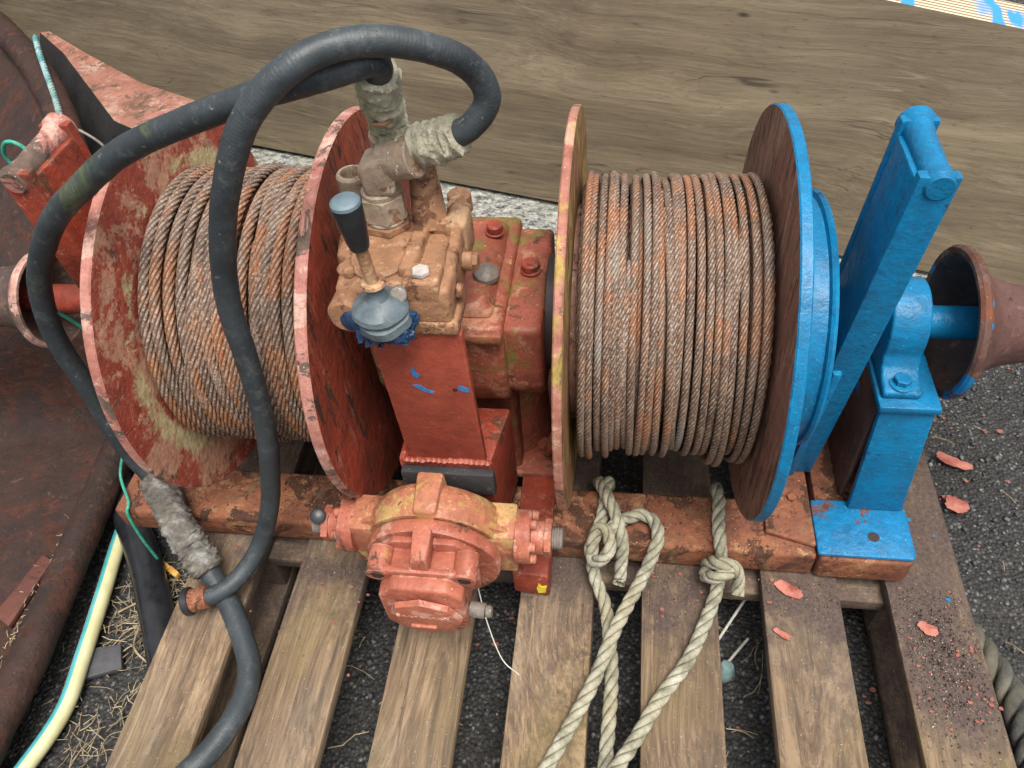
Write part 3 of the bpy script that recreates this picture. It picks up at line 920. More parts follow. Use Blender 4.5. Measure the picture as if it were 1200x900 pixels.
# ---- warping heads on both shaft ends
for side, mats in ((1, ['gypsy', 'gypsy_rim', 'gypsy_old']), (-1, ['gypsy_old', 'pink_rim', 'gypsy_old'])):
    b = MB()
    if side > 0:
        pr = [(.020, 1.190), (.046, 1.180), (.066, 1.156), (.076, 1.140), (.084, 1.132), (.091, 1.131), (.094, 1.135), (.093, 1.142),
              (.085, 1.148), (.072, 1.156), (.060, 1.170), (.051, 1.192), (.046, 1.22), (.0455, 1.26), (.052, 1.31), (.070, 1.35), (.090, 1.365), (.095, 1.375), (.02, 1.38)]
    else:
        pr = [(.020, 1.180), (.038, 1.172), (.052, 1.156), (.060, 1.146), (.066, 1.140), (.070, 1.140), (.072, 1.143), (.071, 1.150),
              (.064, 1.158), (.055, 1.168), (.048, 1.184), (.044, 1.205), (.043, 1.235), (.045, 1.28), (.055, 1.33), (.072, 1.36), (.085, 1.375), (.088, 1.385), (.02, 1.39)]
    sl_ = [2, 2, 2, 2, 1, 1, 1, 1] + [0] * 10
    b.lathe([(r, X(t, side)) for r, t in pr], (0, AY, AZ), (1, 0, 0), 72, slots=sl_, wob=.012, seed=side)
    b.build('warping_head', mats, win)

# ---- gearbox
b = MB()
def ring_prism(xa, xb, prof, bev, slot=0):
    b.prism([(xa, y, z) for y, z in prof], (xb - xa, 0, 0), bev, 3, slot)
ring_prism(.435, .602, [(.072, .385), (.072, .285), (.085, .250), (.110, .220), (.110, .06), (.26, .06), (.26, .220), (.295, .25), (.295, .385)], .008)
ring_prism(.598, .646, [(.083, .376), (.083, .275), (.11, .235), (.255, .235), (.282, .275), (.282, .376)], .008)
# raised cover with sloping front, rounded corners
b.hexa([(.440, .088, .384), (.592, .088, .384), (.592, .272, .384), (.440, .272, .384),
        (.445, .100, .402), (.580, .100, .402), (.580, .266, .402), (.445, .266, .402)], .008, 3)
b.box(.436, .603, .060, .0725, .372, .386, .004)
b.cyl((.585, .19, .06), (.585, .19, .2), .055, .05, 28)
b.box(.50, .67, .10, .29, .053, .066, .004)
gb = b.build('gearbox', 'mossy_red', win, 40)
for (x, y, z, r) in ((.575, .232, .4025, .0105), (.6235, .190, .3765, .0115)):
    q = MB()
    q.cyl((x, y, z), (x, y, z + .004), r * 1.15)
    q.cyl((x, y, z + .004), (x, y, z + .014), r)
    q.build('filler_plug', 'red', gb)
q = MB()
q.bolt((.632, .150, .066), (0, 0, 1), .012, .010)
q.build('foot_bolt', 'mossy_red', gb)
q = MB()
q.lathe([(.016, 0), (.0155, .006), (.010, .011), (.001, .013)], (.5745, .150, .4015), (0.15, -0.1, 1), 20)
q.build('greased_plug', 'bolt_grey', gb)
# braided lead from the gearbox foot
q = MB()
q.tube([(.655, .15, .20), (.66, .12, .17), (.65, .11, .13), (.64, .125, .09)], .008, 10)
q.build('drain_pipe', 'mossy_red', gb)

# ---- motor mount: box under the plate, plate, black packing strip
b = MB()
b.hexa([(.468, -.006, .07), (.585, -.006, .07), (.600, .085, .07), (.468, .085, .07),
        (.468, -.006, .232), (.585, -.006, .232), (.600, .085, .232), (.468, .085, .232)], .004)
b.build('motor_mount', 'red', win)
b = MB()
b.hexa([(.472, -.0205, .183), (.590, -.0205, .183), (.590, -.0065, .183), (.472, -.0065, .183),
        (.472, -.0195, .224), (.590, -.0195, .224), (.590, -.0065, .224), (.472, -.0065, .224)], .003)
b.build('packing_strip', 'black_rubber_strip', win)
b = MB()
b.hexa([(.482, -.004, .2325), (.580, -.004, .2325), (.580, .006, .2325), (.482, .006, .2325),
        (.476, -.004, .4515), (.576, -.004, .4515), (.576, .006, .4515), (.476, .006, .4515)], .002)
# weld lumps along its foot
for k in range(16):
    x = .480 + k * .0068
    b.lathe([(.0005, -.004), (.0045, -.0015), (.005, .001), (.0005, .004)], (x, -.006 + random.uniform(-.001, .001), .2335), (0, 0, 1), 8)
cp = b.build('valve_bracket', 'red_clean', win)
for poly in ([(.512, .395), (.516, .402), (.518, .392), (.522, .389), (.518, .383), (.514, .386)],
             [(.510, .372), (.520, .372), (.527, .364), (.534, .362), (.533, .358), (.523, .361), (.516, .366)],
             [(.563, .374), (.568, .372), (.574, .369), (.575, .363), (.566, .364), (.562, .368)]):
    q = MB()
    q.prism([(x, -.0042, z) for x, z in poly], (0, -.0006, 0))
    q.build('paint_smear', 'paint_blue_mark', cp)
q = MB()
q.cyl((.558, -.0042, .366), (.558, -.0046, .366), .0028, n=12, bev=.0001)
q.build('pin_hole', 'dark_inside', cp)

# ---- hydraulic motor (its own axis points at the viewer)
mo_z = .142
b = MB()
MX = .517
# bell shaped body: rounded rear, flat flange
b.lathe([(.02, .0), (.066, .003), (.082, .012), (.088, .026), (.087, .048), (.085, .056)], (MX, -.021, mo_z + .010), (0, -1, -.10), 48, slot=0, wob=.03)
# shoulders
b.hexa([(.410, -.080, .100), (.620, -.080, .100), (.620, -.026, .100), (.410, -.026, .100),
        (.410, -.080, .182), (.620, -.080, .182), (.620, -.030, .186), (.410, -.030, .186)], .004, 2, 1)
# long raised rib on top, side wedges
b.hexa([(MX - .02, -.085, .15), (MX + .02, -.085, .15), (MX + .02, -.024, .15), (MX - .02, -.024, .15),
        (MX - .014, -.085, .238), (MX + .014, -.085, .238), (MX + .017, -.032, .247), (MX - .017, -.032, .247)], .005, 2, 0)
for sx in (-1, 1):
    p = [(MX + sx * .05, -.079, .181), (MX + sx * .098, -.072, .181), (MX + sx * .098, -.066, .181), (MX + sx * .05, -.056, .181),
         (MX + sx * .05, -.077, .210), (MX + sx * .09, -.071, .184), (MX + sx * .09, -.068, .184), (MX + sx * .05, -.062, .210)]
    if sx < 0:
        p = [p[i] for i in (1, 0, 3, 2, 5, 4, 7, 6)]
    b.hexa(p, .0015, 2, 0)
mot = b.build('hydraulic_motor', ['motor_yellow', 'motor_yellow'], win, 40)
b = MB()
b.lathe([(.02, 0), (.083, 0), (.085, .003), (.085, .014), (.083, .017), (.02, .017)], (MX, -.0805, mo_z), (0, -1, -.06), 64)
fl = b.build('motor_flange', 'motor', mot)
b = MB()
# end housing: square body with notched corners and a hooked rib
def yz_oct(h, c, y, dz=0):
    return [(MX - h, y, mo_z + dz - h + c), (MX - h + c, y, mo_z + dz - h), (MX + h - c, y, mo_z + dz - h), (MX + h, y, mo_z + dz - h + c),
            (MX + h, y, mo_z + dz + h - c), (MX + h - c, y, mo_z + dz + h), (MX - h + c, y, mo_z + dz + h), (MX - h, y, mo_z + dz + h - c)]
b.prism(yz_oct(.060, .022, -.0965), (0, -.016, 0), .0025)
b.prism(yz_oct(.049, .010, -.112, -.004), (0, -.040, -.004), .0028)
b.prism(yz_oct(.051, .018, -.152, -.008), (0, -.022, -.004), .003)
b.lathe([(.04, 0), (.046, .004), (.044, .012), (.03, .016)], (MX + .002, -.172, mo_z - .016), (0, -1, -.1), 8)
b.hexa([(MX - .012, -.150, .19), (MX + .012, -.150, .19), (MX + .012, -.098, .19), (MX - .012, -.098, .19),
        (MX - .010, -.146, .209), (MX + .010, -.146, .209), (MX + .012, -.098, .222), (MX - .012, -.098, .222)], .004)
b.box(MX - .046, MX + .046, -.1535, -.142, .178, .192, .004)
# worn raised casting marks on the end face
for k in range(9):
    x = MX - .030 + k * .0072
    b.box(x, x + .0045, -.1905, -.186, .1365, .1425, .0008)
    if k % 3:
        b.box(x, x + .0062, -.1903, -.186, .1385, .1398, .0004)
b.box(MX - .016, MX + .016, -.1915, -.186, .112, .117, .001)
def squash(mb):
    for a_ in mb.v:
        a_[:, 1] = -.0965 + (a_[:, 1] + .0965) * .82
        a_[:, 2] += .007
squash(b)
ec = b.build('end_housing', 'motor', mot, 40)
for sx in (-1, 1):
    q = MB()
    q.cyl((MX + sx * .052, -.112, .186), (MX + sx * .052, -.152, .180), .0145)
    q.lathe([(.0145, 0), (.0142, .002), (.0085, .0022), (.0083, .0005)], (MX + sx * .052, -.1515, .180), (0, -1, -.15), 24, slot=0)
    q.cyl((MX + sx * .052, -.1500, .1802), (MX + sx * .052, -.1541, .1796), .0078, n=6, bev=.0002, slot=1)
    squash(q)
    q.build('cap_screw', ['motor', 'dark_inside'], ec)
q = MB()
q.cyl((MX + .05, -.150, .105), (MX + .070, -.152, .105), .0115)
q.cyl((MX + .070, -.152, .105), (MX + .078, -.152, .105), .009)
squash(q)
q.build('drain_plug', 'bolt_grey', ec)

# side ports
for sx in (-1, 1):
    q = MB()
    xs = .410 if sx < 0 else .620
    yy, zz = -.056, .150
    def at(d):
        return (xs + sx * d, yy, zz)
    q.cyl(at(-.002), at(.018), .034)
    for k in range(6):
        t = k * math.pi / 3 + .5
        c_ = Vector(at(.014)) + Vector((0, math.cos(t), math.sin(t))) * .027
        q.cyl(c_, c_ + Vector((sx * .011, 0, 0)), .0062, n=12)
    q.cyl(at(.017), at(.034), .0215)
    q.hexnut(at(.034), at(.043), .0245)
    q.build('side_port', 'motor', mot)
    q = MB()
    q.lathe([(.013 + (.0012 if k % 2 else 0), .0425 + .0016 * k) for k in range(10)], (xs, yy, zz), (sx, 0, 0), 24)
    q.build('threaded_stub', 'bolt_grey', mot)
q = MB()
q.lathe([(.007, 0), (.010, .002), (.010, .007), (.007, .009)], (.364, -.060, .173), (0.2, -.5, .8), 18)
q.build('banjo_cap', 'knob_black', mot)

# ---- control valve
b = MB()
VX0, VX1, VZ = .447, .583, .508
b.hexa([(.452, -.006, .466), (.582, -.006, .466), (.586, .150, .466), (.440, .150, .466),
        (.452, .000, VZ), (.582, .000, VZ), (.584, .150, VZ), (.440, .150, VZ)], .006, 3)
b.box(.452, .588, -.008, .05, .452, .470, .005, 3)                        # lower rim
b.lathe([(.040, 0), (.040, .006), (.034, .011), (.005, .011)], (.494, .100, VZ - .002), (0, 0, 1), 28)   # round land under the union
b.lathe([(.034, -.03), (.034, .006), (.030, .0095), (.004, .0095)], (.493, .046, VZ - .003), (0, 0, 1), 32)  # round boss in front
b.hexa([(.436, .055, .470), (.470, .040, .470), (.470, .145, .470), (.425, .135, .470),
        (.440, .055, VZ + .002), (.470, .046, VZ + .002), (.470, .140, VZ + .002), (.428, .125, VZ + .002)], .005, 3)  # left shoulder
b.lathe([(.030, 0), (.030, .014), (.024, .016), (.004, .016)], (.449, .128, VZ - .004), (0, 0, 1), 6)
b.hexa([(.520, .018, VZ - .004), (.541, .018, VZ - .004), (.545, .140, VZ - .004), (.524, .140, VZ - .004),
        (.522, .020, VZ + .011), (.539, .020, VZ + .011), (.543, .138, VZ + .011), (.526, .138, VZ + .011)], .004, 3)   # long rib
b.box(.530, .572, -.002, .034, .474, VZ + .010, .004, 3)                   # bolt pad
b.box(.560, .586, .096, .150, .480, VZ + .013, .006, 3)
b.box(.546, .566, .10, .118, VZ - .002, VZ + .014, .004, 2)
b.lathe([(.015, 0), (.015, .020), (.013, .022), (.006, .022)], (.568, .168, VZ - .010), (0, 0, 1), 20)      # ear with a hole
b.box(.556, .580, .140, .166, VZ - .012, VZ + .010, .004, 2)
b.hexa([(.568, .03, VZ - .012), (.584, .03, VZ - .012), (.584, .10, VZ - .012), (.568, .10, VZ - .012),
        (.572, .04, VZ + .008), (.582, .05, VZ + .002), (.582, .10, VZ + .010), (.568, .10, VZ + .010)], .004, 2)
b.lathe([(.020, 0), (.020, .022), (.016, .026), (.004, .026)], (.466, .004, .486), (0, -1, 0.1), 24)        # spool ends
b.lathe([(.020, 0), (.020, .016), (.016, .019), (.004, .019)], (.508, .002, .488), (0, -1, 0.1), 24)
for (x, y) in ((.465, .020), (.577, .064), (.462, .060)):
    b.hexnut((x, y, VZ - .002), (x, y, VZ + .008), .007)
b.cyl((.460, .030, VZ - .002), (.460, .030, VZ + .004), .012, n=24)
b.box(.474, .512, .066, .072, VZ - .002, VZ + .004, .001)
b.cyl((.583, .075, .490), (.596, .075, .490), .011, n=20)
b.hexnut((.595, .075, .490), (.602, .075, .490), .010)
b.cyl((.583, .028, .484), (.591, .028, .484), .009, n=20)
b.cyl((.541, .118, VZ), (.538, .134, VZ + .075), .022, .015, 20)            # stub behind the unions
for a_ in b.v:
    a_[:, 0] = .452 + (a_[:, 0] - .452) * .90
    a_[:, 1] = np.where(a_[:, 1] > .02, .02 + (a_[:, 1] - .02) * .86, a_[:, 1])
val = b.build('control_valve', 'bronze', win, 40)
q = MB()
q.cyl((.5564, .1473, .5121), (.5564, .1473, .5127), .0055, n=18, bev=.0002)
q.build('bolt_hole', 'dark_inside', val)
q = MB()
q.hexnut((.5411, .012, VZ + .0105), (.5411, .012, VZ + .0165), .0095)
q.build('hex_bolt', 'flake_pale', val)
q = MB()
q.cyl((.5195, -.002, .506), (.523, -.016, .514), .0085, n=18)
q.build('spring_pin', 'bolt_grey', val)
# blanked off union with an open top
q = MB()
UX, UY = .452, .118
q.cyl((UX, UY, VZ + .004), (UX, UY, VZ + .014), .016)
q.hexnut((UX, UY, VZ + .012), (UX, UY, VZ + .030), .0185)
q.lathe([(.014, 0), (.0165, .003), (.0165, .024), (.015, .026), (.0115, .0265), (.0108, .010), (.002, .009)], (UX, UY, VZ + .030), (0, 0, 1), 28)
q.build('open_union', 'bronze_grey', val)
# tall union and elbow to the two hose ends
q = MB()
EX, EY = .490, .092
q.hexnut((EX, EY, VZ + .009), (EX, EY, VZ + .018), .0255, 1)
q.cyl((EX, EY, VZ + .018), (EX, EY, VZ + .022), .0215, slot=0)
q.hexnut((EX, EY, VZ + .022), (EX, EY, VZ + .050), .0235)
q.cyl((EX, EY, VZ + .049), (EX, EY, VZ + .056), .0205)
q.hexa([(EX - .012, EY - .018, VZ + .054), (EX + .020, EY - .018, VZ + .054), (EX + .020, EY + .020, VZ + .054), (EX - .012, EY + .020, VZ + .054),
        (EX - .016, EY - .019, VZ + .088), (EX + .024, EY - .018, VZ + .102), (EX + .024, EY + .024, VZ + .102), (EX - .016, EY + .020, VZ + .088)], .006, 3)
q.cyl((EX + .01, EY + .004, VZ + .083), (EX + .045, EY - .004, VZ + .094), .021, slot=0)
q.cyl((EX + .01, EY + .03, VZ + .076), (EX + .012, EY + .024, VZ + .104), .020, slot=0)
q.build('elbow_union', ['bronze_grey', 'bronze'], val)
# lever
q = MB()
q.lathe([(.018, 0), (.0265, .002), (.0285, .006), (.0265, .011), (.019, .016), (.0115, .021), (.0088, .028), (.0084, .038), (.0066, .039)], (.504, -.020, .4955), (0, -.05, 1), 36, wob=.05)
q.lathe([(.01, 0), (.023, .002), (.027, .008), (.026, .017), (.015, .020)], (.507, -.021, .4795), (0, -.12, 1), 36, wob=.10)
boot = q.build('lever_boot', 'boot', val)
q = MB()
rr_ = random.Random(9)
for k in range(34):
    t = rr_.uniform(2.6, 6.6)
    c_ = Vector((.506 + .026 * math.cos(t), -.020 + .022 * math.sin(t), rr_.uniform(.472, .488)))
    q.hexa([tuple(c_ + Vector((rr_.uniform(-1, 1) * .005 + sx * .0035, rr_.uniform(-1, 1) * .003 + sy * .003, rr_.uniform(-1, 1) * .004 + sz * .004)))
            for sz in (-1, 1) for sx, sy in ((-1, -1), (1, -1), (1, 1), (-1, 1))], 0)
q.lathe([(.004, 0), (.0115, .002), (.0135, .008), (.011, .016), (.004, .020)], (.472, -.008, .482), (-.2, -1, .25), 18, wob=.15)
q.build('torn_rubber', 'boot_torn', boot)
q = MB()
q.cyl((.504, -.022, .530), (.5005, -.024, .600), .0062, n=16)
q.lathe([(.0125, 0), (.0115, .003), (.007, .004)], (.504, -.0215, .534), (0, -.05, 1), 20)
lev = q.build('lever', 'bronze', val)
q = MB()
q.lathe([(.006, 0), (.0090, .001), (.0105, .008), (.0138, .044), (.0138, .048)], (.5012, -.023, .577), (-.035, -.03, 1), 28, slot=0)
q.lathe([(.0138, .048), (.0134, .051), (.0110, .053), (.001, .0535)], (.5012, -.023, .577), (-.035, -.03, 1), 28, slot=1)
q.build('lever_knob', ['knob_black', 'knob_blue'], lev)

# ================================================================== wire ropes on the drums
def wound(name, x0, x1, r_out, d, lay, mat, seed, sag, drift, rough):
    rng = np.random.default_rng(seed)
    rr = d / 2
    parts = []
    # hidden lower layer, close and even
    turns = (x1 - x0 - d) / (d * 1.02)
    t = np.arange(0, turns, 1 / 70)
    th = t * 2 * np.pi
    rad = r_out - rr - d * 0.86
    P = np.stack([x0 + rr + t * d * 1.02, AY + rad * np.cos(th), AZ + rad * np.sin(th)], -1)
    parts.append(rope_arrays(P, rr, 6, lay, 12, 0.2))
    # visible layer: turns wander, some ride up and some hang loose
    pitch = d * 1.085
    turns = int((x1 - x0 - d) / pitch)
    nst = int(2 * np.pi * r_out / 0.0028)
    t = np.arange(0, turns + 1e-6, 1 / nst)
    th = t * 2 * np.pi
    ctrl = 5
    kk = np.arange(0, (turns + 2) * ctrl)
    wx = rng.normal(0, drift, len(kk))
    wr = np.abs(rng.normal(0, d * rough, len(kk)))
    sg = np.clip(rng.normal(0.35, 0.5, turns + 3), 0, 1.6) * sag
    sm = lambda a_, q: np.interp(q, np.arange(len(a_)), np.convolve(a_, [.25, .5, .25], 'same'))
    x = x0 + rr + t * pitch + sm(wx, t * ctrl)
    x = np.clip(x, x0 + rr * 1.02, x1 - rr * 1.02)
    s_ = np.interp(t, np.arange(len(sg)), sg)
    s_ = sg[np.clip((t + 0.25).astype(int), 0, len(sg) - 1)]
    low = np.clip(0.5 - 0.5 * np.sin(th), 0, 1) ** 2
    rad = r_out - rr + sm(wr, t * ctrl) + s_ * low
    P = np.stack([x, AY + rad * np.cos(th), AZ + rad * np.sin(th)], -1)
    parts.append(rope_arrays(P, rr, 6, lay, 24, 0.24, 0.012, seed))
    # a few stray turns lying across the others
    for k in range(9):
        a0 = rng.uniform(-2.4, -0.2)
        ln = rng.uniform(1.6, 3.0)
        tt = np.linspace(0, 1, int(ln * r_out / 0.0028))
        ang = a0 + tt * ln
        xs = rng.uniform(x0 + 4 * d, x1 - 4 * d)
        xx = xs + (tt - .5) * d * rng.choice([-1, 1]) * rng.uniform(1.5, 3.2)
        ra = r_out - rr + d * (0.62 * np.sin(np.pi * tt) ** 0.5 - 0.35)
        P = np.stack([xx, AY - ra * np.cos(ang), AZ - ra * np.sin(ang)], -1)
        parts.append(rope_arrays(P, rr, 6, lay, 24, 0.24, 0.012, seed + k))
    return quad_mesh(name, parts, mat)
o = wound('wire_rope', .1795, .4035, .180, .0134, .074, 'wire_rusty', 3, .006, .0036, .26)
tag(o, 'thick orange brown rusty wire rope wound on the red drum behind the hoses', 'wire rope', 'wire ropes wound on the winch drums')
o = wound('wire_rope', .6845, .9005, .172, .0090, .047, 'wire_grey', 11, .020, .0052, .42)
tag(o, 'thinner grey brown wire rope wound loosely on the drum with the blue flange', 'wire rope', 'wire ropes wound on the winch drums')

# ================================================================== hydraulic hoses
HA = [(0.508,0.086,0.668),(0.517,0.078,0.690),(0.520,0.073,0.701),(0.513,0.066,0.706),(0.494,0.054,0.705),(0.458,0.043,0.700),(0.417,0.041,0.690),(0.325,0.040,0.660),(0.264,0.039,0.635),(0.209,0.042,0.600),(0.143,0.046,0.550),(0.075,0.057,0.470),(0.043,0.059,0.400),(0.033,0.057,0.340),(0.034,0.054,0.270),(0.032,0.050,0.200),(0.034,0.047,0.125),(0.055,0.036,0.088),(0.080,0.012,0.080)]
HA2 = [(0.150,-0.060,0.046),(0.170,-0.080,0.030),(0.191,-0.101,0.021),(0.214,-0.125,0.017),(0.244,-0.165,0.012),(0.264,-0.199,0.008),(0.272,-0.237,0.010),(0.268,-0.275,0.0155),(0.255,-0.308,0.016),(0.238,-0.334,0.016),(0.205,-0.385,0.016),(0.17,-0.45,0.016)]
h = thing('hydraulic_hose', (.1, .05, .0), 'black hose from the upright crusted sleeve, looping down outside the red drum to the pallet', 'hose', 'hydraulic hoses of the winch')
b = MB()
b.tube(HA, .0130, 20, step=.005, rough=.0004)
b.build('hose_run', 'rubber_moss', h)
b = MB()
b.tube(HA2, .0152, 20, step=.005, rough=.0006)
b.build('hose_tail', 'rubber', h)
def crusted(pts, r, name, mat, par, rough, seed):
    b = MB()
    def rf(f, s_, th):
        u = s_ / .0135 + th / (2 * math.pi) + .25 * mnoise.noise(Vector((math.cos(th) * 2, math.sin(th) * 2, s_ * 40 + seed)))
        lap = (u % 1.0) ** 2.2
        e = min(f, 1 - f)
        ends = 0.84 if e < .012 else 1.0
        ragged = 1 + .10 * mnoise.noise(Vector((math.cos(th) * 4, math.sin(th) * 4, seed))) if e < .07 else 1
        return r * (.93 + .13 * lap + .05 * math.sin(s_ * 47 + seed)) * ends * ragged
    b.tube(pts, r, 40, step=.0016, rough=rough, freq=110, seed=seed, rfun=rf)
    return b.build(name, mat, par, 80)
crusted([(0.499, 0.138, 0.580), (0.502, 0.124, 0.612), (0.506, 0.104, 0.648), (0.5115, 0.088, 0.676), (0.516, .0795, .692)], .0198, 'crusted_sleeve', 'crust', h, .0028, 3)
crusted([(0.058, 0.034, 0.0905), (0.085, 0.006, 0.0815), (0.118, -0.032, 0.0765), (0.145, -0.056, 0.054), (0.170, -0.080, 0.036)], .0235, 'lower_sleeve', 'crust_dark', h, .0036, 8)

HB = [(0.560,0.094,0.616),(0.586,0.090,0.628),(0.598,0.091,0.638),(0.607,0.094,0.650),(0.609,0.095,0.662),(0.603,0.093,0.680),(0.588,0.083,0.700),(0.566,0.071,0.715),(0.541,0.061,0.725),(0.515,0.051,0.730),(0.490,0.038,0.730),(0.468,0.023,0.725),(0.443,0.012,0.710),(0.418,0.003,0.685),(0.397,-0.006,0.650),(0.373,-0.009,0.600),(0.354,-0.012,0.545),(0.341,-0.014,0.490),(0.336,-0.016,0.430),(0.331,-0.020,0.370),(0.322,-0.024,0.300),(0.304,-0.024,0.230),(0.280,-0.026,0.150),(0.257,-0.040,0.090),(0.236,-0.066,0.055),(0.215,-0.096,0.042),(0.196,-0.112,0.038),(0.182,-0.118,0.036)]
h = thing('hydraulic_hose', (.24, -.06, .0), 'black hose curling from the sideways crusted sleeve down across the front of the red drum', 'hose', 'hydraulic hoses of the winch')
b = MB()
b.tube(HB, .0126, 20, step=.004, rough=.0004)
# shallow moulded ribs of the hose wall
b.build('hose_run', 'rubber', h)
crusted([(0.501, 0.102, 0.596), (0.515, 0.102, 0.600), (0.535, 0.100, 0.606), (0.560, 0.095, 0.615), (0.580, 0.091, 0.625)], .0200, 'crusted_sleeve', 'crust', h, .0034, 5)
b = MB()
b.lathe([(.010, 0), (.0150, .001), (.0158, .004), (.0152, .020), (.0165, .022), (.0165, .026), (.012, .027)], (.184, -.1175, .0365), (-1, -.3, -.12), 28)
b.lathe([(.0185, .024), (.0200, .026), (.0200, .032), (.0185, .034), (.006, .034)], (.184, -.1175, .0365), (-1, -.3, -.12), 28, slot=1)
b.build('hose_ferrule', ['beam', 'pipe_black'], h)
b = MB()
b.prism([(.497, .082, .6365), (.512, .078, .6385), (.518, .091, .6370), (.503, .095, .6350)], (0, 0, .003), .001)
b.build('stuck_flake', 'bronze', h)

# ================================================================== fibre ropes tied to the base frame
r1a = [(0.717, .115, .025), (0.717,0.094,0.060),(0.730,0.055,0.080),(0.743,0.024,0.082),(0.752,-0.004,0.064),(0.752,-0.016,0.035),(0.751,-0.034,0.013),(.750,-.040,.0125)]
r1b = [(0.731, .112, .028), (0.729,0.094,0.062),(0.726,0.062,0.064),(0.722,0.028,0.064),(0.714,0.004,0.064),(0.709,-0.013,0.052),(0.716,-0.030,0.052),(0.734,-0.024,0.068),(0.733,-0.004,0.082),(0.720,0.004,0.082),(0.712,-0.012,0.066),(0.713,-0.028,0.034),(0.720,-0.045,0.018),(0.732,-0.072,0.012),(0.738,-0.106,0.0105),(0.744,-0.162,0.0105),(0.743,-0.220,0.0105),(0.740,-0.279,0.0105),(0.738,-0.36,0.0105),(.735,-.45,.0105)]
r1d = [(0.728,-0.006,0.074),(0.740,0.014,0.076),(0.758,0.029,0.072),(0.778,0.039,0.068),(0.795,0.030,0.066),(0.800,0.006,0.066),(0.791,-0.018,0.045),(0.778,-0.044,0.030),(0.746,-0.116,0.031),(0.719,-0.186,0.016),(0.671,-0.286,0.0105),(0.635,-0.36,0.0105),(.60,-.45,.0105)]
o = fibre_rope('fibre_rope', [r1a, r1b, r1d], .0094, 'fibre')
tag(o, 'pale grey green rope tied in a long open loop round the base frame', 'rope', 'fibre ropes tied to the base frame')
r2 = [(0.887, .115, .025),(0.883,0.096,0.060),(0.885,0.072,0.064),(0.882,0.031,0.064),(0.883,0.004,0.064),(0.885,-0.013,0.048),(0.884,-0.027,0.030),(0.880,-0.046,0.018),(0.870,-0.073,0.012),(0.842,-0.137,0.0105),(0.804,-0.193,0.0105),(0.776,-0.242,0.0105),(0.752,-0.282,0.020),(0.728,-0.315,0.024),(0.69,-0.37,0.0105),(.64,-.45,.0105)]
r2k = [(0.866,-0.024,0.030),(0.868,-0.018,0.048),(0.880,-0.028,0.066),(0.896,-0.026,0.060),(0.907,-0.026,0.040),(0.910,-0.034,0.018),(0.909,-0.044,0.011)]
r2m = [(0.866,-0.026,0.028),(0.874,-0.040,0.050),(0.890,-0.036,0.056),(0.902,-0.020,0.044),(0.893,-0.014,0.030)]
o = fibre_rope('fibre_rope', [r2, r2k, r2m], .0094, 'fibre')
tag(o, 'pale buff rope with one tight knot over the edge of the base frame', 'rope', 'fibre ropes tied to the base frame')
gr = [(1.235, .03, -.124), (1.259,-0.014,-0.120),(1.272,-0.047,-0.118),(1.285,-0.081,-0.117),(1.290,-0.127,-0.117),(1.290,-0.170,-0.117),(1.282,-0.230,-0.117),(1.27,-.30,-.117)]
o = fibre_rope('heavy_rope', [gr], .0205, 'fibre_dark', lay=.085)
tag(o, 'thick dark grey rope lying on the asphalt beside the pallet', 'rope')

# ================================================================== rusty gear on the left
def scoop():
    h = thing('rusty_scoop', (-.5, .1, GZ), 'big dark rusty steel scoop with a thick rolled rim lying left of the pallet', 'scoop')
    rim = [(-0.90, 1.22, .37), (-0.672, 1.04, 0.355), (-0.506, 0.885, 0.352), (-0.373, 0.742, 0.350), (-0.262, 0.601, 0.343), (-0.185, 0.475, 0.30),
           (-.165, .40, .20), (-0.160, 0.335, 0.05), (-0.165, 0.262, -0.045), (-0.150, 0.186, -0.06), (-0.133, 0.029, -0.062), (-0.122, -0.078, -0.064),
           (-0.110, -0.199, -0.066), (-0.106, -0.306, -0.068), (-0.100, -0.40, -0.07), (-.10, -.55, -.07)]
    P = catmull(rim, .02)
    b = MB()
    ns = 26
    vs_, n = [], len(P)
    for i, p in enumerate(P):
        f = i / (n - 1)
        k = min(1, max(0, (p.z + .06) / .40))
        dirv = Vector((-1, -.12, 0)).lerp(Vector((-.80, -.60, 0)), k).normalized()
        run = .85 + .25 * k
        for j in range(ns + 1):
            s_ = j / ns
            q = p + dirv * run * s_
            zend = -.105
            q.z = zend + (p.z - .022 - zend) * (1 - s_) ** (1.7) - .03 * (1 - k) * math.exp(-((s_ - .06) / .05) ** 2) * 0
            q.z += .0025 * mnoise.noise(Vector((q.x * 6, q.y * 6, 1)))
            vs_.append(q)
    b.add(vs_, [(i * (ns + 1) + j, i * (ns + 1) + j + 1, (i + 1) * (ns + 1) + j + 1, (i + 1) * (ns + 1) + j) for i in range(n - 1) for j in range(ns)])
    o = b.build('plate', 'dark_rust', h, 60)
    md = o.modifiers.new('thick', 'SOLIDIFY')
    md.thickness = .01
    b = MB()
    b.tube(rim, .028, 18, step=.01, rough=.0015, freq=20)
    b.build('rim', 'dark_rust', h, 60)
    # riveted repair patches on the floor
    for poly, zt in (([(-.185, -.02), (-.163, -.03), (-.172, -.145), (-.208, -.128)], -.0765),
                     ([(-.33, -.12), (-.21, -.185), (-.19, -.31), (-.34, -.30)], -.088)):
        b = MB()
        b.prism([(x, y, zt) for x, y in poly], (0, 0, .010), .002)
        b.build('repair_patch', 'rust_patch', h)
    return h
scoop()
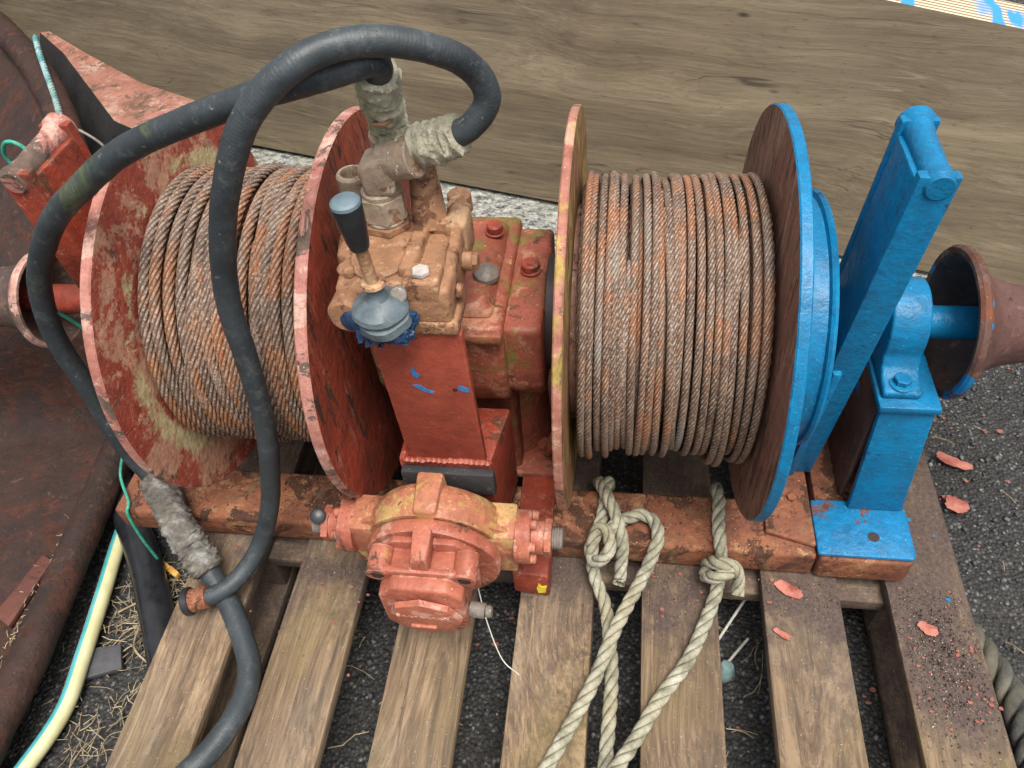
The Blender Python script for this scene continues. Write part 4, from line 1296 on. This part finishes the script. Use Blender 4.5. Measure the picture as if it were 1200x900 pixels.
def tank():
    b = MB()
    top = [(-.62, 1.10), (-.50, .99), (-.235, .70), (-.06, .60), (.0, .60), (.01, .66), (-.03, .74), (-.25, .85), (-.44, .985), (-.60, 1.105)]
    # sloping side wall left, faded top
    n = len(top)
    vt = [(x, y, .30) for x, y in top]
    c = Vector((-.2, .8, 0))
    vm = [(x, y, .292) for x, y in top]
    vb = [(x + (-.16 if i < 3 else 0), y + (-.20 if i < 3 else 0), -.12) for i, (x, y) in enumerate(top)]
    b.add(vt, [tuple(range(n))], 0)
    b.add(vt + vb, [(i, (i + 1) % n, n + (i + 1) % n, n + i) for i in range(n)] + [tuple(n + i for i in reversed(range(n)))], 1)
    o = b.build('steel_tank', ['salmon', 'charcoal'])
    tag(o, 'steel tank with faded salmon top and charcoal side between the scoop and the plywood', 'tank')
tank()
o = fibre_rope('teal_rope', [[(-0.44, .86, .392), (-0.392,0.790,0.388),(-0.30,0.664,0.376),(-0.226,0.562,0.372),(-0.172,0.498,0.345),(-.15,.46,.30)]], .0058, 'fibre_teal', lay=.034)
tag(o, 'thin teal and white rope lying along the upper edge of the rusty scoop', 'rope')
b = MB()
for p in ([(0.091,.128,.572),(0.084,.126,.590),(0.072,.126,.596),(0.060,.128,.590),(0.052,.130,.574),(.060,.131,.558),(.082,.131,.556),(.091,.128,.572)],
          [(.088,.128,.560),(.10,.13,.545),(.124,.130,.535),(.135,.165,.515),(.125,.20,.49)],
          [(.055,.065,.40),(.058,.08,.36),(.07,.085,.31),(.09,.09,.26),(.11,.08,.2),(.0,.085,.115)],
          [(-.002,.088,.115),(-.017,.054,.07),(.012,.012,.060),(.013,-.003,.050),(.015,-.012,.0),(.018,-.016,-.06)]):
    b.tube(p, .0024, 8, step=.004)
o = b.build('green_twine', 'twine', None, 80)
tag(o, 'thin green twine looped round the red tie rod and hanging past the drum', 'twine')
b = MB()
b.tube([(-.075, .40, .44), (-.06, .385, .462), (-.04, .375, .462), (-.02, .372, .445), (-.01, .372, .41)], .002, 8, step=.004)
o = b.build('wire_loop', 'bolt_grey', None, 80)
tag(o, 'short bare silvery wire bent over behind the black hose', 'wire')

# garden hose with a teal stripe
b = MB()
yh = [(-.115, .16, -.118), (-0.105,0.091,-0.112),(-0.100,0.039,-0.112),(-0.080,-0.062,-0.112),(-0.062,-0.160,-0.112),(-0.050,-0.243,-0.112),(-0.066,-0.324,-0.112),(-0.09,-0.387,-0.112),(-.12,-.46,-.112)]
n_ = 24
b.tube(yh, .0125, n_, step=.006, slots=[0] * n_)
YH = b
# the stripe follows the upper left side of the hose
P_, T_, N_, B_, S_ = frames(yh, .006)
slots = []
for i in range(len(P_) - 1):
    for k in range(n_):
        th = 2 * math.pi * (k + .5) / n_
        d_ = N_[i] * math.cos(th) + B_[i] * math.sin(th)
        side_ = T_[i].cross(Vector((0, 0, 1))).normalized()
        a_ = math.degrees(math.atan2(d_.dot(side_), d_.z))
        slots.append(1 if (abs(a_) < 46 and d_.x < 0.05) else 0)
b.mi[:len(slots)] = slots
o = b.build('garden_hose', ['hose_yellow', 'hose_teal'], None, 80)
tag(o, 'pale yellow garden hose with a teal stripe lying against the rusty rim', 'hose')
b = MB()
b.tube([(-.17, .17, -.10), (-0.106,0.090,-0.106),(-0.037,0.006,-0.108),(0.022,-0.078,-0.108),(0.070,-0.150,-0.108),(0.125,-0.24,-0.108),(.20,-.36,-.108)], .0265, 28, step=.01)
o = b.build('drain_pipe', 'pipe_black', None, 80)
tag(o, 'stout glossy black pipe running from the ground to beneath the pallet', 'pipe')

# ================================================================== litter on the ground and pallet
b = MB()
b.prism([(-0.073, -0.148, -.132), (-0.016, -0.136, -.130), (0.003, -0.172, -.130), (-0.060, -0.196, -.132)], (0, 0, .010), .001)
o = b.build('slate_piece', 'slate')
tag(o, 'flat dark grey slate piece on the ground beside the garden hose', 'slate')
b = MB()
for p in ((-.008, .010), (.012, .000)):
    x, y = p
    b.hexa([(x - .012, y - .004, -.133), (x + .010, y - .016, -.133), (x + .014, y - .007, -.133), (x - .008, y + .006, -.133),
            (x - .012, y - .004, -.123), (x + .010, y - .016, -.121), (x + .014, y - .007, -.121), (x - .008, y + .006, -.123)], .002)
    if p[0] < 0:
        o = b.build('plastic_scrap', 'orange_plastic')
        tag(o, 'upper of two faded orange plastic scraps beside the black pipe', 'plastic scrap', 'orange plastic scraps')
        b = MB()
o = b.build('plastic_scrap', 'orange_plastic')
tag(o, 'lower of two faded orange plastic scraps beside the black pipe', 'plastic scrap', 'orange plastic scraps')
b = MB()
b.lathe([(.004, 0), (.012, .002), (.013, .014), (.009, .024), (.002, .026)], (.905, -.098, -.132), (.2, .3, 1), 20, wob=.05)
o = b.build('plastic_bung', 'cap_teal')
tag(o, 'small grey teal plastic bung on the ground between two pallet slats', 'bung')
for (p, q_, lab) in (((.893, -.060, -.118), (.944, .012, -.085), 'longer bleached stalk standing up in the gap right of the knotted rope'),
                     ((.909, -.083, -.130), (.944, -.041, -.126), 'shorter bleached stalk lying below the longer one in the gap')):
    b = MB()
    mid = (Vector(p) + Vector(q_)) / 2 + Vector((.001, .001, .003))
    b.tube([p, mid, q_], .0021, 8, step=.006)
    o = b.build('stalk', 'stick')
    tag(o, lab, 'stalk', 'bleached stalks on the ground')

def flake_geo(b, rng, x, y, z, s, slot=0, curl=1.0):
    n = rng.randint(6, 9)
    a0 = rng.uniform(0, 6.28)
    asp = rng.uniform(.5, 1)
    tilt = Vector((rng.uniform(-.3, .3), rng.uniform(-.3, .3), 1)).normalized()
    ring = []
    for k in range(n):
        t = a0 + 2 * math.pi * k / n
        r = s * rng.uniform(.6, 1.15)
        dx, dy = r * math.cos(t), r * asp * math.sin(t)
        ring.append((x + dx, y + dy, z + curl * abs(dx * tilt.x + dy * tilt.y) + rng.uniform(0, .15) * s))
    top = [(p[0], p[1], p[2] + max(.0006, .05 * s)) for p in ring]
    b.add(ring + top, [tuple(range(n, 2 * n))] + [(i, (i + 1) % n, n + (i + 1) % n, n + i) for i in range(n)] + [tuple(reversed(range(n)))], slot)

rng = random.Random(5)
for (x, y, z, sx, sy, lab) in ((.980, -.025, .0015, .019, .0095, 'large red paint flake on the slat just below the base frame'),
                               (1.150, -.067, .0015, .0125, .0085, 'red paint flake alone on the dirty right edge slat'),
                               (.965, -.090, .0015, .012, .005, 'small narrow red paint flake partway down the slat'),
                               (1.318, .312, GZ + .008, .028, .011, 'long red paint flake on the asphalt right of the blue pedestal'),
                               (1.300, .222, GZ + .008, .018, .015, 'broad angular red paint flake on the asphalt beside the pallet')):
    b = MB()
    n = 44
    ring = []
    for k in range(n):
        t = 2 * math.pi * k / n
        r = 1 + .24 * mnoise.fractal(Vector((math.cos(t) * 1.1, math.sin(t) * 1.1, x * 40)), 0.6, 2.0, 4) + rng.uniform(-.035, .035)
        ca, sa = math.cos(-.5), math.sin(-.5)
        dx, dy = sx * r * math.cos(t), sy * r * math.sin(t)
        ring.append((x + dx * ca - dy * sa, y + dx * sa + dy * ca, z + .0028 * abs(math.cos(t)) * r + .0012 * math.sin(3 * t)))
    vs_ = ring + [(p[0], p[1], p[2] + .0012) for p in ring] + [(x, y, z + .0022)]
    b.add(vs_, [(n + i, n + (i + 1) % n, 2 * n) for i in range(n)] + [(i, (i + 1) % n, n + (i + 1) % n, n + i) for i in range(n)] + [tuple(reversed(range(n)))])
    o = b.build('paint_flake', 'flake')
    tag(o, lab, 'paint flake', 'fallen red paint flakes')

def scatter():
    b = MB()
    # flakes and grit on the right edge slat, under the base frame and on the asphalt
    for k in range(40):
        x, y = X0 + 6 * PITCH + rng.uniform(.004, .098), rng.gauss(-.10, .06)
        flake_geo(b, rng, x, min(y, -.01), .0008, rng.uniform(.0008, .0030), 0)
    for cx, cy, s_, n in ((1.195, -.163, .010, 10), (.968, -.03, .02, 10), (.83, -.03, .03, 8), (.19, -.09, .05, 5), (.40, -.12, .06, 8), (.35, -.06, .03, 5)):
        for k in range(n):
            x, y = rng.gauss(cx, s_), min(-.012, rng.gauss(cy, s_))
            flake_geo(b, rng, x, y, .0008, rng.uniform(.0012, .0040), 0)
    for k in range(90):
        x, y = rng.uniform(1.245, 1.75), rng.uniform(-.45, .62)
        flake_geo(b, rng, x, y, GZ + .006, rng.choice([.0015, .002, .003, .004, .007]) * rng.uniform(.6, 1.1), 0)
    for k in range(60):
        x, y = rng.uniform(.25, 1.2), rng.uniform(-.45, -.03)
        flake_geo(b, rng, x, y, GZ + .006, rng.uniform(.002, .006), 0)
    for x, y, s in ((1.152, .096, .006), (1.162, .101, .004), (1.190, .076, .003), (1.158, .088, .003), (1.186, -.022, .004), (1.147, .093, .0035)):
        flake_geo(b, rng, x, y, .0006, s, 1, .1)
    tag(b.build('paint_chips', ['chip', 'blue'], None, 30), 'small red and a few blue paint chips scattered over the slats and asphalt', None, None, 'stuff')
    b = MB()
    # dark rust grit and pale crumbs lying on the slats
    def grain(x, y, z, s, slot):
        p = [(x + s * rng.uniform(-1, 1), y + s * rng.uniform(-1, 1), z + s * rng.uniform(0, .7)) for _ in range(4)]
        b.add(p, [(0, 1, 2), (0, 2, 3), (0, 3, 1), (1, 3, 2)], slot)
    for k in range(4200):
        x, y = X0 + 6 * PITCH + .052 + rng.gauss(0, .030), -.10 + rng.gauss(0, .055)
        if X0 + 6 * PITCH + .003 < x < X0 + 6 * PITCH + .100 and y < -.008:
            grain(x, y, .0003, rng.choice([.0005, .0007, .0009, .0012, .0022]) * rng.uniform(.7, 1.2), 0 if rng.random() < .80 else 1)
    for k in range(1500):
        i = rng.choice([1, 2, 3, 4, 4, 5, 5])
        x = X0 + i * PITCH + rng.uniform(.004, .098)
        y = -.012 - abs(rng.gauss(0, .035 if i != 3 else .09))
        grain(x, y, .0003, rng.uniform(.0005, .0014), 0 if rng.random() < .70 else 1)
    for k in range(900):
        x, y = rng.uniform(0.0, 1.0), rng.uniform(.004, .085)
        if not .45 < x < .66:
            grain(x, y, .0523, rng.uniform(.0008, .0028), 0 if rng.random() < .8 else 1)
    tag(b.build('rust_grit', ['grit', 'flake_pale'], None, None), 'dark rust grit strewn on the slats and base frame', None, None, 'stuff')
    b = MB()
    # loose stones bedded in the asphalt
    for k in range(2600):
        x, y = (rng.uniform(1.24, 1.8), rng.uniform(-.45, .68)) if k % 2 else (rng.uniform(-.08, 1.24), rng.uniform(-.45, .02))
        s = rng.choice([.002, .003, .003, .004, .006]) * rng.uniform(.6, 1.2)
        z = GZ + .006 * mnoise.fractal(Vector((x * 9, y * 9, 0)), 0.8, 2.0, 4)
        n0 = Vector((rng.uniform(-1, 1), rng.uniform(-1, 1), rng.uniform(-1, 1)))
        vs_ = []
        for sx, sy, sz in ((1, 0, 0), (-1, 0, 0), (0, 1, 0), (0, -1, 0), (0, 0, .8), (0, 0, -.5)):
            vs_.append((x + s * (sx + .3 * rng.uniform(-1, 1)), y + s * (sy + .3 * rng.uniform(-1, 1)), z + s * .4 + s * (sz + .3 * rng.uniform(-1, 1))))
        b.add(vs_, [(0, 2, 4), (2, 1, 4), (1, 3, 4), (3, 0, 4), (2, 0, 5), (1, 2, 5), (3, 1, 5), (0, 3, 5)], 0 if rng.random() < .3 else 1)
    tag(b.build('loose_gravel', ['stone', 'slate'], None, None), 'small loose stones bedded in the asphalt', None, None, 'stuff')
    b = MB()
    # dry grass and straw in the gap left of the pallet and under the slats
    def blade(x, y, L_, r, z0=GZ + .008):
        t = rng.uniform(0, 6.28)
        p = Vector((x, y, z0 + rng.uniform(0, .012)))
        pts = [p]
        for k in range(3):
            t += rng.uniform(-.5, .5)
            p = p + Vector((math.cos(t), math.sin(t), rng.uniform(-.12, .14))) * L_ / 3
            p.z = max(p.z, GZ + .006)
            pts.append(p)
        b.tube(pts, r, 4, step=.012)
    for k in range(330):
        f = rng.random()
        x = rng.gauss(.0, .035) + .02 * f
        y = rng.choice([rng.gauss(-.06, .04), rng.gauss(-.25, .05), rng.gauss(-.09, .025)])
        blade(x, y, rng.uniform(.010, .045), rng.uniform(.0003, .0008))
    for k in range(60):
        blade(rng.uniform(.2, 1.25), rng.uniform(-.42, -.02), rng.uniform(.015, .07), rng.uniform(.0004, .0009))
    for k in range(14):
        blade(rng.uniform(1.25, 1.5), rng.uniform(-.3, .4), rng.uniform(.01, .04), rng.uniform(.0004, .0008))
    # pale dust and stalks caught along the inside of the scoop's rim
    for k in range(170):
        y = rng.uniform(-.45, .14)
        blade(-.163 + .02 * abs(y) + rng.gauss(0, .006), y, rng.uniform(.004, .018), rng.uniform(.0003, .0008), -.075)
    b.tube([(-.045, -.085, -.12), (.0, -.055, -.118), (.035, -.05, -.12)], .0016, 6)
    b.tube([(.0, -.10, -.12), (.01, -.14, -.118), (.05, -.165, -.117), (.09, -.185, -.12)], .0016, 6)
    tag(b.build('dry_grass', 'straw', None, 60), 'dry straw and grass on the ground left of the pallet', None, None, 'stuff')
scatter()
# fine pale fishing line hanging beside the motor
b = MB()
b.tube([(.565, -.09, .075), (.578, -.12, .03), (.60, -.155, .0), (.625, -.175, .004)], .0009, 6)
o = b.build('nylon_line', 'stick', None, 80)
tag(o, 'short thin white nylon line trailing from under the motor', 'line')
